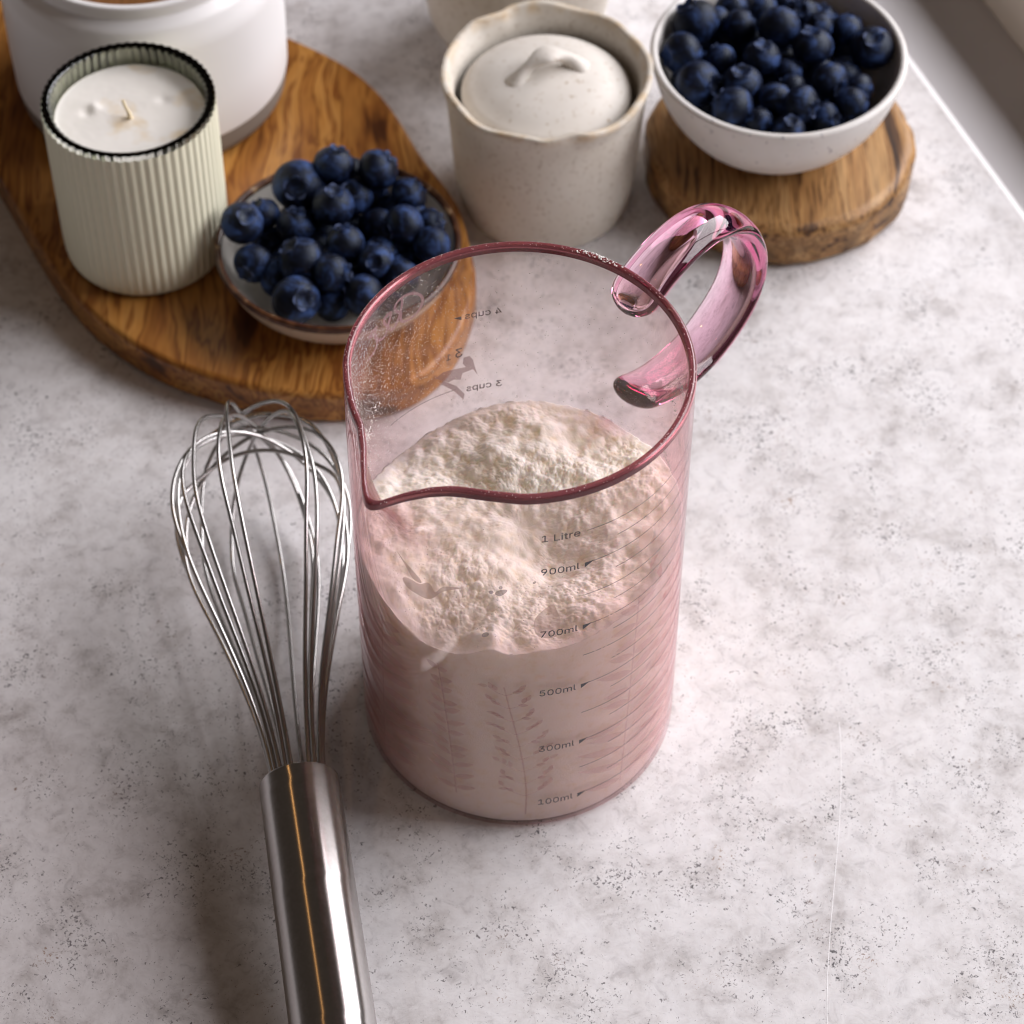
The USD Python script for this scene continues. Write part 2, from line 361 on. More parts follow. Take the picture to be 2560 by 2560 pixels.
def extrude_rounded(poly_xy, z0, z1, rad, steps=4, jitter=None):
    """A slab from a closed outline, its upper and lower edges rounded with radius rad."""
    P = Polygon(poly_xy)
    n = len(poly_xy)
    rings = []
    prof = [(rad * (1 - math.sin(t)), rad * (1 - math.cos(t))) for t in np.linspace(0, PI / 2, steps + 1)]
    levels = [(i, z0 + h) for i, h in [(ins, rad * 1.0 - (rad - hh)) for ins, hh in prof]]
    levels = [(ins, z0 + hh) for ins, hh in prof] + [(ins, z1 - hh) for ins, hh in reversed(prof)]
    c = np.asarray(poly_xy, float)
    tang = np.roll(c, -1, 0) - np.roll(c, 1, 0)
    nor = np.stack([tang[:, 1], -tang[:, 0]], 1)
    nor /= np.linalg.norm(nor, axis=1, keepdims=True)
    if not P.exterior.is_ccw:
        nor = -nor
    V = []
    for ins, z in levels:
        q = c - nor * ins
        V.append(np.column_stack([q, np.full(n, z)]))
    L = len(levels)
    V = np.vstack(V)
    F = []
    for i in range(L - 1):
        for j in range(n):
            q = (i * n + j, i * n + (j + 1) % n, (i + 1) * n + (j + 1) % n, (i + 1) * n + j)
            F += [(q[0], q[1], q[2]), (q[0], q[2], q[3])]
    m = trimesh.Trimesh(V, F, process=False)
    for lev, flip in ((0, True), (L - 1, False)):
        vv, ff = trimesh.creation.triangulate_polygon(Polygon(V[lev * n:(lev + 1) * n, :2]), engine='earcut')
        cap = trimesh.Trimesh(np.column_stack([vv, np.full(len(vv), V[lev * n, 2])]), ff, process=False)
        if (cap.face_normals[:, 2].mean() > 0) == flip:
            cap.invert()
        m = trimesh.util.concatenate([m, cap])
    m.merge_vertices()
    if m.volume < 0:
        m.invert()
    return m


def crumb_field(xy, size, seed, amount):
    g = np.random.default_rng(seed)
    n = int((0.1 / size) ** 2 * 1.3)
    pts = g.uniform(-0.05, 0.05, (n, 2))
    rad = size * g.uniform(0.45, 1.0, n)
    hgt = g.uniform(0.3, 1.0, n)
    d, i = cKDTree(pts).query(xy, k=4)
    return (np.maximum(0, 1 - (d / rad[i]) ** 2) ** 0.5 * hgt[i] * rad[i]).max(1) * amount


# ------------------------------------------------------------------ the setting
e0 = np.array([0.1581, 0.3225])
ed = np.array([0.0353, -0.0917]) / np.linalg.norm([0.0353, -0.0917])
en = np.array([-ed[1], ed[0]])
if en[0] < 0:
    en = -en
A, B = e0 - ed * 0.9, e0 + ed * 0.62
CH = 0.0024
board_pts = [A - en * CH, B - en * CH, np.array([-0.75, B[1]]), np.array([-0.75, A[1]])]
board = UsdGeom.Xform.Define(stage, '/World/backdrop_board')
tag(board, kind='structure')
t = trimesh.creation.extrude_polygon(Polygon(board_pts), 0.004)
t.apply_translation((0, 0, -0.004))
obj('surface', t, 'mottled_plaster', board, smooth=False)
q = [A - en * (CH - 0.00002), B - en * (CH - 0.00002), B + en * 0.0004, A + en * 0.0004]
edge = trimesh.Trimesh(*[np.array(x) for x in ([(*q[0], 0.0001), (*q[1], 0.0001), (*q[2], -0.0009), (*q[3], -0.0009), (*q[0], -0.0042), (*q[1], -0.0042), (*q[2], -0.0042), (*q[3], -0.0042)],
                                             [(0, 1, 2), (0, 2, 3), (3, 2, 6), (3, 6, 7), (4, 6, 5), (4, 7, 6), (0, 4, 5), (0, 5, 1), (0, 3, 7), (0, 7, 4), (1, 5, 6), (1, 6, 2)])], process=False)
trimesh.repair.fix_normals(edge)
obj('edge', edge, 'white_paint', board, smooth=False)
# a pale hairline scratch in the board's paint, lower right
sc = spline([(0.1040, -0.0090, 0.00003), (0.1030, -0.030, 0.00003), (0.0990, -0.062, 0.00003), (0.0945, -0.092, 0.00003), (0.0915, -0.125, 0.00003)], 30)
obj('scratch', sweep(sc, 0.00011, 0.00003, 6), 'white_paint', board)

t = trimesh.creation.box((3.0, 3.0, 0.03))
t.apply_translation((-0.6, 0.3, -0.0055 - 0.015))
tag(obj('table', t, 'sill_paint', smooth=False), kind='structure')
# the low wall under the window
w0, w1 = WB[:2] - WT[:2] * 1.0, WB[:2] + WT[:2] * 1.3
out = -IN[:2]
prof = round_profile([(0, -0.005), (0, 0.022), (-0.005, 0.022), (-0.005, 0.028), (0.22, 0.028), (0.22, -0.005)], 0.003, 4)
V, F = [], []
for P in (w0, w1):
    V += [(*(P + out * d), z) for d, z in prof]
n = len(prof)
for i in range(n):
    j = (i + 1) % n
    F += [(i, j, n + j), (i, n + j, n + i)]
wall = trimesh.Trimesh(V, F, process=False)
tag(obj('wall', wall, 'wall_paint', smooth=30), kind='structure')

# ------------------------------------------------------------------ serving board, olive wood
outline = [(-0.2450, 0.3100), (-0.2200, 0.2720), (-0.1960, 0.2330), (-0.1729, 0.1893), (-0.1578, 0.1665), (-0.1426, 0.1508), (-0.1276, 0.1397), (-0.104, 0.1288), (-0.0837, 0.1231), (-0.0616, 0.1215), (-0.0416, 0.126), (-0.0277, 0.1386),
           (-0.0187, 0.1584), (-0.0153, 0.1809), (-0.0178, 0.1997), (-0.0217, 0.218), (-0.0363, 0.2468), (-0.0485, 0.2738), (-0.0667, 0.2989), (-0.0913, 0.3169), (-0.13, 0.345), (-0.18, 0.378), (-0.225, 0.385), (-0.252, 0.36)]
ol = spline(outline, 200, closed=True)
m = extrude_rounded(ol, 0.0, 0.015, 0.0028, 4)
tag(obj('serving_board', m, 'olive_wood', smooth=50), 'large olive wood serving board with swirling dark grain, under candle and white jar', 'serving board')

# ------------------------------------------------------------------ round board under the bowl
BC = np.array([0.1000, 0.2515])
a = np.arange(160) * 2 * PI / 160
rr = 0.0515 * (1 + 0.006 * np.sin(3 * a + 1.0) + 0.003 * np.sin(7 * a) + 0.004 * np.sin(13 * a + 2))
m = extrude_rounded(np.column_stack([BC[0] + rr * np.cos(a), BC[1] + rr * np.sin(a)]), 0.0, 0.0198, 0.0045, 6)
v = np.array(m.vertices)
side = np.clip((np.hypot(v[:, 0] - BC[0], v[:, 1] - BC[1]) - 0.045) / 0.005, 0, 1)
v[:, :2] += (v[:, :2] - BC) / 0.05 * ((meshkit.fbm(v * [160, 160, 60], 3, 4) - 0.5) * 0.0018 * side)[:, None]
m.vertices = v
tag(obj('round_board', m, 'tan_wood', smooth=50), 'small round tan wooden board with dark streaks and a worn edge', 'wooden board')

# ------------------------------------------------------------------ white bowl
BX = np.array([0.0963, 0.2513])
z0 = 0.0202
outer = PchipInterpolator([0, 0.003, 0.012, 0.024, 0.036, 0.0405], [0.0212, 0.0245, 0.0345, 0.0425, 0.0466, 0.0476])
inner = PchipInterpolator([0.0055, 0.010, 0.020, 0.031, 0.0405], [0.010, 0.026, 0.0375, 0.0428, 0.0446])
zz = np.linspace(0, 0.0405, 18)
p1 = [(0, 0.0012), (0.0185, 0.0012), (0.0200, 0.0)] + [(float(outer(z)), z) for z in zz]
lip = [(0.0461 + 0.0015 * math.cos(t), 0.0405 + 0.0013 * math.sin(t)) for t in np.linspace(0.2, PI - 0.2, 9)]
p2 = [(float(inner(z)), z) for z in np.linspace(0.0405, 0.0055, 18)] + [(0, 0.0050)]
bowl = lathe([(r, z + z0) for r, z in p1 + lip + p2], 128)
v = np.array(bowl.vertices)
an = np.arctan2(v[:, 1], v[:, 0])
k = np.hypot(v[:, 0], v[:, 1]) > 0.02
v[:, 2] += np.clip((v[:, 2] - z0) / 0.04, 0, 1) * 0.0005 * np.sin(2 * an + 0.6) * k
v[:, :2] *= (1 + 0.004 * np.sin(3 * an + 2) * k)[:, None]
bowl.vertices = v + [BX[0], BX[1], 0]
tag(obj('bowl', bowl, 'bowl_glaze', smooth=60), 'white speckled ceramic bowl full of blueberries on the round board', 'bowl')

# ------------------------------------------------------------------ saucer
SX = np.array([-0.0648, 0.1795])
sau = thing('saucer', 'shallow cream saucer with a dark brown rim, holding blueberries', 'saucer', (*SX, 0.0152))
prof = round_profile([(0, 0.0010), (0.0290, 0.0010), (0.0315, 0.0), (0.0350, 0.0015), (0.0410, 0.0085), (0.0436, 0.0165), (0.0427, 0.0165), (0.0398, 0.0098), (0.0335, 0.0046), (0.028, 0.0038), (0, 0.0038)], 0.004, 5)
hi = int(np.argmax(prof[:, 1]))
obj('underside', lathe(prof[:hi + 1], 96), 'saucer_clay', sau, smooth=60)
obj('dish', lathe(prof[hi:], 96), 'saucer_glaze', sau, smooth=60)
ring = [(0.04315 + 0.00135 * math.cos(t), 0.0172 + 0.0015 * math.sin(t)) for t in np.linspace(0, 2 * PI, 15)]
obj('rim', lathe(ring, 120), 'saucer_rim', sau, smooth=True)

# ------------------------------------------------------------------ candle
CX = np.array([-0.1366, 0.1985])
can = thing('candle', 'cream candle in a ribbed pale green glass with a dark rim', 'candle', (*CX, 0.0152))
NR = 60
na = NR * 10
a = np.arange(na) * 2 * PI / na
HC = 0.0698
flute = 0.5 + 0.5 * np.cos(NR * a)
flute = flute ** 0.75
rings = []
zs = [0.0, 0.0006, 0.002, 0.005] + list(np.linspace(0.010, HC - 0.004, 10)) + [HC - 0.0022, HC - 0.0010, HC - 0.0003]
for z in zs:
    r0 = 0.0303 + 0.0003 * z / HC - 0.0022 * math.exp(-z / 0.0022)
    k = min(1.0, max(0.0, z / 0.004))
    rings.append((r0 - 0.00055 * k * (1 - flute), z))
rings += [((0.0291 + 0 * a), HC), ((0.0279 + 0 * a), HC - 0.0004)]
for z in [HC - 0.0015] + list(np.linspace(HC - 0.004, 0.008, 8)):
    rings.append((0.0275 - 0.0007 * (1 - flute), z))
rings += [(0.0268 + 0 * a, 0.0060), (0.0252 + 0 * a, 0.0052)]
V = [(0, 0, 0.0005)]
for r, z in rings:
    V += list(np.stack([r * np.cos(a), r * np.sin(a), np.full(na, z)], 1))
V.append((0, 0, 0.0052))
F = []
for j in range(na):
    F.append((0, 1 + (j + 1) % na, 1 + j))
    b = 1 + (len(rings) - 1) * na
    F.append((len(V) - 1, b + j, b + (j + 1) % na))
for i in range(len(rings) - 1):
    for j in range(na):
        q = (1 + i * na + j, 1 + i * na + (j + 1) % na, 1 + (i + 1) * na + (j + 1) % na, 1 + (i + 1) * na + j)
        F += [(q[0], q[1], q[2]), (q[0], q[2], q[3])]
vessel = trimesh.Trimesh(np.array(V), np.array(F), process=False)
assert vessel.volume > 0
obj('glass', vessel, 'green_glass', can, smooth=50)
cz = [0.0012, 0.0025, 0.005] + list(np.linspace(0.010, HC - 0.004, 10)) + [HC - 0.0025]
cr = []
for z in cz:
    r0 = 0.0303 + 0.0003 * z / HC - 0.0022 * math.exp(-z / 0.0022)
    k = min(1.0, max(0.0, z / 0.004))
    cr.append(r0 - 0.00055 * k * (1 - flute) + 0.00004)
V, F = [], []
for r, z in list(zip(cr, cz)) + [(r + 0.00006, z) for r, z in list(zip(cr, cz))[::-1]]:
    V += list(np.stack([r * np.cos(a), r * np.sin(a), np.full(na, z)], 1))
nn_ = 2 * len(cz)
for i in range(nn_):
    i2 = (i + 1) % nn_
    for j in range(na):
        q = (i * na + j, i * na + (j + 1) % na, i2 * na + (j + 1) % na, i2 * na + j)
        F += [(q[0], q[1], q[2]), (q[0], q[2], q[3])]
coat = trimesh.Trimesh(np.array(V), np.array(F), process=False)
if coat.volume < 0:
    coat.invert()
obj('coating', coat, 'sage_coat', can, smooth=50)
WZ = HC - 0.0074
prof = round_profile([(0, 0.0056), (0.0250, 0.0056), (0.02672, 0.009), (0.02672, WZ), (0.0260, WZ - 0.0002)] + [(r_ / 1000, WZ - 0.0003) for r_ in range(25, 0, -1)] + [(0, WZ - 0.0003)], 0.0004, 3)
ti = int(np.argmax(prof[:, 1]))
obj('wax_body', lathe(prof[:ti + 1], 120), 'wax_side', can, smooth=40)
top = lathe(prof[ti:], 96).subdivide()
v = np.array(top.vertices)
v[:, 2] += (meshkit.fbm(v * 180, 3, 9) - 0.5) * 0.0003 * (np.hypot(v[:, 0], v[:, 1]) < 0.026)
for bx, by, bh in ((-0.013, 0.004, 0.0007), (-0.0155, 0.0010, -0.0006), (0.011, 0.008, -0.0007)):
    v[:, 2] += bh * np.exp(-((v[:, 0] - bx) ** 2 + (v[:, 1] - by) ** 2) / 0.0022 ** 2)
top.vertices = v
obj('wax_top', top, 'wax', can, smooth=True)
wk = spline([(-0.0002, -0.0016, WZ - 0.0015), (-0.0005, -0.0014, WZ + 0.003), (-0.0012, -0.0009, WZ + 0.0045), (-0.0018, -0.0003, WZ + 0.0066)], 12)
obj('wick', sweep(wk, [0.0012] * 2 + [0.0009] * 3 + [0.00062] * 7, sides=8, ref=(1, 0, 0)), 'wick', can)

# ------------------------------------------------------------------ white storage jar
JX = np.array([-0.1415, 0.2860])
jar = thing('storage_jar', 'big white ceramic jar with a bare clay foot behind the candle', 'jar', (*JX, 0.0152))
band = round_profile([(0, 0.001), (0.0485, 0.0), (0.0512, 0.004), (0.0518, 0.0118), (0.0505, 0.0118), (0, 0.0118)], 0.002, 4)
obj('foot', lathe(band, 128), 'bare_clay', jar, smooth=40)
body = round_profile([(0.0500, 0.0120), (0.0523, 0.0120), (0.0528, 0.0300), (0.0527, 0.0595), (0.0500, 0.0675), (0.0475, 0.0695), (0.0462, 0.0705), (0.0470, 0.0740), (0.0470, 0.0762), (0.0440, 0.0762), (0.0432, 0.0730), (0.0432, 0.0650), (0.0470, 0.0500), (0.0490, 0.0300), (0.0490, 0.0120)], 0.003, 5)
obj('body', lathe(body, 128), 'satin_white', jar, smooth=40)
lidp = round_profile([(0.0000, 0.0570), (0.0425, 0.0570), (0.0425, 0.0640), (0.0000, 0.0640)], 0.001, 3)
obj('lid', lathe(lidp, 96), 'dark_wood', jar, smooth=40)

# ------------------------------------------------------------------ lidded stoneware pot
PX = np.array([0.0105, 0.2405])
pot = thing('lidded_pot', 'small cream stoneware pot with a wavy rim and its domed lid on', 'pot', (*PX, 0))
RIMA = np.radians([-180, -165, -150, -135, -122, -110, -100, -92, -84, -76, -66, -55, -40, -25, -10, 5, 20, 35, 50, 65, 80, 95, 108, 118, 126, 134, 144, 156, 168, 180])
RIMR = np.array([39.2, 39.4, 39.2, 39.4, 39.2, 38.9, 38.9, 39.6, 39.2, 38.6, 39.9, 39.6, 39.3, 39.0, 39.3, 39.6, 39.2, 39.2, 39.8, 39.6, 39.4, 39.9, 40.0, 38.6, 39.0, 40.0, 39.9, 39.3, 39.0, 39.2]) / 1000
rimf = PchipInterpolator(RIMA, RIMR)
body = round_profile([(0, 0.0010), (0.0295, 0.0006), (0.0320, 0.0002), (0.0342, 0.0140), (0.0364, 0.0460), (0.0372, 0.0540), (0.0389, 0.0598), (0.0389, 0.0618), (0.0366, 0.0618), (0.0342, 0.0560), (0.0335, 0.0480), (0.0310, 0.0150), (0.026, 0.0045), (0, 0.0040)], 0.0028, 6)
pb = lathe(body, 180)
v = np.array(pb.vertices)
an, rad = np.arctan2(v[:, 1], v[:, 0]), np.hypot(v[:, 0], v[:, 1])
k = np.clip((v[:, 2] - 0.0505) / 0.010, 0, 1) ** 1.5
v[:, :2] *= (1 + k * (rimf(an) / 0.0393 - 1) * 1.3)[:, None]
v[:, 2] += k * 0.0007 * np.sin(4 * an + 0.8) + k * 0.0005 * np.sin(9 * an)
v[:, :2] *= (1 + (1 - k) * 0.006 * np.sin(2 * an + 1))[:, None]
pb.vertices = v
obj('body', pb, 'stoneware', pot, smooth=60)
LZ = 0.0526
lidp = round_profile([(0, LZ - 0.003), (0.029, LZ - 0.003), (0.0314, LZ - 0.0015), (0.0314, LZ + 0.0004), (0.029, LZ + 0.0030), (0.020, LZ + 0.0066), (0.010, LZ + 0.0084), (0, LZ + 0.0089)], 0.004, 6)
ld = lathe(lidp, 120)
ld.apply_translation((0, -0.0012, 0))
lid = obj('lid', ld, 'stoneware_lid', pot, smooth=50)
h = spline([(-0.0150, -0.0055, LZ + 0.0052), (-0.0118, -0.0035, LZ + 0.0080), (-0.0060, -0.0005, LZ + 0.0128), (0.0005, 0.0025, LZ + 0.0148), (0.0070, 0.0040, LZ + 0.0128), (0.0128, 0.0045, LZ + 0.0088), (0.0165, 0.0045, LZ + 0.0052)], 28)
tt = np.linspace(0, 1, 28)
h = (h - [0, -0.001, 0]) * [0.84, 0.9, 1.0] + [0, -0.001, 0]
hm = sweep(h, 0.0034 + 0.0013 * np.cos(4 * PI * tt), 0.0025 + 0.0008 * np.cos(2 * PI * tt), 14)
obj('handle', hm, 'stoneware_lid', lid, smooth=True)

# ------------------------------------------------------------------ the second pot, cut by the top of the frame
bk = round_profile([(0, 0.0008), (0.024, 0.0004), (0.0280, 0.0010), (0.0355, 0.0160), (0.0395, 0.0420), (0.0408, 0.0550), (0.0388, 0.0550), (0.0372, 0.0420), (0.033, 0.0160), (0.026, 0.0050), (0, 0.0040)], 0.005, 6)
m = lathe(bk, 128)
m.apply_translation((0.0000, 0.3330, 0))
tag(obj('ceramic_cup', m, 'stoneware', smooth=60), 'cream stoneware cup cut by the top edge, behind the lidded pot', 'cup')

# ------------------------------------------------------------------ measuring jug
JR, JH = 0.0500, 0.1595
jug = thing('measuring_jug', 'tall pink glass measuring jug half full of flour', 'jug')
SP_A = np.radians([-180, -170, -161, -153.3, -148.4, -144, -140.4, -137, -134, -132, -130.3, -129, -128, -126.6, -125.1, -122.4, -120, -117.9, -115, -112.2, -106, -98, -90])
SP_D = np.array([-0.2, -0.3, 0.1, 0.6, 2.4, 4.6, 7.3, 10.2, 13.3, 15.3, 17.0, 17.9, 17.9, 16.6, 13.4, 8.6, 5.8, 3.7, 1.9, 0.6, -0.5, -0.7, -0.2]) / 1000
spf = PchipInterpolator(SP_A, SP_D)
NA = 480
ang = np.concatenate([np.linspace(-PI, -PI * 0.86, 60, endpoint=False), np.linspace(-PI * 0.86, -PI * 0.56, 260, endpoint=False), np.linspace(-PI * 0.56, PI, 200, endpoint=False)])
NA = len(ang)
spd = np.where((ang > SP_A[0]) & (ang < SP_A[-1]), spf(np.clip(ang, SP_A[0], SP_A[-1])), 0)
spd = np.convolve(np.pad(spd, 2, mode='wrap'), np.ones(5) / 5, 'valid')
JI = JR - 0.0010


def spout(z):
    t = np.clip((z - 0.122) / (JH - 0.122), 0, 1)
    k = t ** 2
    broad = 0.0125 * np.exp(-((np.degrees(ang) + 129.0) / 15.0) ** 2)
    return t ** 1.7 * (k * spd + (1 - k) * broad)


outp = round_profile([(0.0405, 0.0004), (0.0425, 0.0), (JR, 0.0), (JR, 0.030)], 0.0034, 9)
prof = [(0.0, 0.0004), (0.02, 0.0004)] + [tuple(p) for p in outp] + [(JR, z) for z in np.linspace(0.035, JH - 0.0020, 44)]
prof += [(JI, z) for z in np.linspace(JH - 0.0020, 0.030, 44)]
prof += [tuple(p) for p in round_profile([(JI, 0.028), (JI, 0.0013), (0.036, 0.0013)], 0.0018, 9)] + [(0.02, 0.0013), (0.0, 0.0013)]
V = []
for r, z in prof:
    rr = np.maximum(r + spout(z) * (r > 0.045), 1e-9)
    V.append(np.stack([rr * np.cos(ang), rr * np.sin(ang), np.full(NA, z) - 0.0 * ang], 1))
V = np.vstack(V)
F = []
for i in range(len(prof) - 1):
    for j in range(NA):
        q = (i * NA + j, i * NA + (j + 1) % NA, (i + 1) * NA + (j + 1) % NA, (i + 1) * NA + j)
        F += [(q[0], q[1], q[2]), (q[0], q[2], q[3])]
gb = trimesh.Trimesh(V, F, process=False)
gb.merge_vertices(digits_vertex=8)
gb.update_faces(gb.nondegenerate_faces())
assert gb.volume > 0
obj('body', gb, 'wall_glass', jug, smooth=60)
# the fire-polished lip, where the tint is seen along the depth of the wall
rc = JR - 0.00115
lipp = [(rc - 0.00122, JH - 0.00265), (rc + 0.00122, JH - 0.00265)] + [(rc + 0.00112 * math.cos(t), JH - 0.0012 + 0.0012 * math.sin(t)) for t in np.linspace(-0.1, PI + 0.1, 13)] + [(rc - 0.00122, JH - 0.00265)]
V = []
for r, z in lipp:
    rr = r + spout(JH - 0.0020)
    V.append(np.stack([rr * np.cos(ang), rr * np.sin(ang), np.full(NA, z)], 1))
V = np.vstack(V)
F = []
for i in range(len(lipp) - 1):
    for j in range(NA):
        q = (i * NA + j, i * NA + (j + 1) % NA, (i + 1) * NA + (j + 1) % NA, (i + 1) * NA + j)
        F += [(q[0], q[1], q[2]), (q[0], q[2], q[3])]
lm = trimesh.Trimesh(V, F, process=False)
lm.merge_vertices(digits_vertex=8)
if lm.volume < 0:
    lm.invert()
obj('rim', lm, 'lip_glass', jug, smooth=50)

HA = math.radians(50.0)
he = np.array([math.cos(HA), math.sin(HA), 0])
hn = np.array([-math.sin(HA), math.cos(HA), 0])
hc = [(0.0490, 0.1410), (0.055, 0.1465), (0.067, 0.1510), (0.080, 0.1518), (0.0925, 0.1490), (0.1040, 0.1415), (0.1120, 0.1300), (0.1150, 0.1180), (0.1115, 0.1070), (0.1020, 0.0995), (0.0910, 0.0955), (0.0790, 0.0948), (0.0670, 0.0970), (0.0570, 0.1010), (0.0506, 0.1040)]
hp = spline([(r if r < 0.05 else 0.05 + (r - 0.05) * 0.93) * he + np.array([0, 0, z]) for r, z in hc], 260)
dl = np.concatenate([[0], np.cumsum(np.linalg.norm(np.diff(hp, axis=0), axis=1))])
de = np.minimum(dl, dl[-1] - dl)
flare = (1 + 0.10 * np.exp(-((de - 0.003) / 0.004) ** 2)) * np.sqrt(np.clip(1 - (1 - np.clip(de / 0.0095, 0, 1)) ** 2, 1e-4, 1))
# the sweep's first axis lies in the handle's plane when ref is its normal: swap so that the strap is wide across the plane
hm = sweep(hp, 0.0039 * flare, 0.0082 * flare, 32, ref=hn)
obj('handle', hm, 'handle_glass', jug, smooth=True)

# print on the outside of the glass ------------------------------------------------
def wrap(x, z, r):
    th = np.asarray(x) / JR
    return np.stack([r * np.cos(th), r * np.sin(th), np.asarray(z)], -1)


def flat_print(name, polys, material, lift, maxe=0.002, label=None):
    ms = []
    for p in polys:
        P = Polygon(p).buffer(0)
        for g in getattr(P, 'geoms', [P]):
            if g.area < 1e-9:
                continue
            vv, ff = trimesh.creation.triangulate_polygon(g, engine='earcut')
            v3, f3 = trimesh.remesh.subdivide_to_size(np.column_stack([vv, np.zeros(len(vv))]), ff, maxe)
            ms.append(trimesh.Trimesh(wrap(v3[:, 0], v3[:, 1], JR + lift), f3, process=False))
    return obj(name, trimesh.util.concatenate(ms), material, jug, smooth=True)


mm = lambda ps: [[(x / 1000, z / 1000) for x, z in p] for p in ps]
smoothed = lambda ps: [spline(p, 5 * len(p), closed=True) for p in ps]
BIRD_FRONT = [[(-116.7, 120.1), (-114.2, 118.2), (-111.7, 116.6), (-108.2, 112.5), (-110.2, 112.1), (-113.0, 115.1)], [(-115.2, 109.2), (-113.6, 111.0), (-111.1, 111.5), (-108.7, 111.7), (-105.5, 114.3), (-104.4, 113.0), (-103.7, 111.4), (-101.9, 114.0), (-98.3, 116.6), (-95.2, 117.5), (-99.0, 114.7), (-101.9, 111.9), (-103.4, 109.5), (-106.5, 106.5), (-110.4, 106.3), (-113.3, 106.6)]]
BIRD_BACK = [[(92.8, 110.5), (93.9, 112.5), (95.8, 112.3), (96.1, 109.9), (95.2, 107.9), (102.5, 108.8), (105.5, 107.4), (101.0, 103.4), (99.1, 103.8), (96.9, 102.9), (96.2, 105.6), (92.8, 106.2), (91.3, 103.2), (91.9, 105.5)], [(102.9, 105.1), (103.3, 103.6), (99.1, 98.6), (96.1, 93.5), (95.7, 96.0), (98.2, 100.4)]]
PETALS = [[(-71.6, 110.5), (-69.2, 112.2), (-67.7, 108.8), (-66.9, 105.9), (-66.8, 100.5), (-67.9, 97.3), (-72.9, 98.3), (-74.3, 102.1), (-74.3, 105.6)],
          [(-40.2, 131.0), (-38.2, 129.7), (-35.4, 125.1), (-35.7, 122.4), (-38.1, 120.3), (-41.4, 123.5), (-41.2, 128.0)]]
BUDS = [[(-87.1, 118.7), (-86.1, 118.9), (-85.9, 118.0), (-86.9, 117.4)], [(-84.3, 121.0), (-83.6, 121.4), (-83.3, 120.5), (-84.0, 119.9)], [(-85.3, 117.3), (-83.2, 119.9), (-82.0, 119.8), (-82.6, 118.2), (-84.5, 116.9)], [(-74.8, 123.2), (-74.0, 123.6), (-73.9, 123.1), (-74.6, 122.5)], [(-89.2, 98.5), (-87.5, 99.4), (-87.5, 98.1), (-89.2, 97.1)]]
ROSE = [[(-26.1, 88.9), (-25.2, 85.6), (-26.7, 84.9), (-28.1, 87.6)], [(-34.7, 112.9), (-32.3, 111.9), (-33.5, 109.7), (-35.7, 108.2), (-36.1, 110.7)], [(-30.3, 105.7), (-29.2, 101.0), (-30.3, 98.6), (-32.6, 103.6)], [(-36.0, 121.0), (-34.3, 121.6), (-34.6, 119.3), (-36.0, 119.7)]]
for b in BIRD_FRONT[:1]:
    pass
flat_print('bird_print', smoothed(mm(BIRD_FRONT)), 'peach_print', 0.00006)
flat_print('bird_print', mm(BIRD_BACK), 'mauve_print', 0.00006)
for p in PETALS:
    flat_print('petal_print', smoothed(mm([p])), 'peach_print', 0.00006)
flat_print('bud_print', smoothed(mm(BUDS)), 'grey_print', 0.00006)
flat_print('bud_print', mm(ROSE), 'rose_print', 0.00006)


def leaf(x, z, length, width, ang_):
    t = np.linspace(0, 1, 9)
    w = width / 2 * np.sin(PI * t ** 0.8)
    pts = np.vstack([np.column_stack([t * length, w]), np.column_stack([t[::-1][1:-1] * length, -w[::-1][1:-1]])])
    c, s = math.cos(ang_), math.sin(ang_)
    return [(x + c * px - s * pz, z + s * px + c * pz) for px, pz in pts]


def stem(pts, w):
    p = spline([(x, z) for x, z in pts], 16)
    t_ = np.gradient(p, axis=0)
    nn = np.stack([-t_[:, 1], t_[:, 0]], 1)
    nn /= np.linalg.norm(nn, axis=1, keepdims=True)
    return np.vstack([p + nn * w / 2, (p - nn * w / 2)[::-1]])


g = np.random.default_rng(3)
# fern on the left, its long leaves reaching to the right; bellflower spike; twig with small leaves; fern on the right
def fern(x, z0_, z1_, n, ll, side, lean):
    ps = [stem([(x, z0_), (x + lean * 0.5, (z0_ + z1_) / 2), (x + lean, z1_)], 0.0007)]
    for i in range(n):
        f = (i + 0.3) / n
        L = ll * (0.45 + 0.9 * (1 - f)) * g.uniform(0.6, 1.15)
        for s in side:
            ps.append(leaf(x + lean * f, z0_ + (z1_ - z0_) * f + g.uniform(-0.0012, 0.0012), L, 0.0030 + 0.0008 * g.uniform(), (0.22 + g.uniform(-0.25, 0.25)) if s > 0 else PI - 0.22 + g.uniform(-0.25, 0.25)))
    return ps


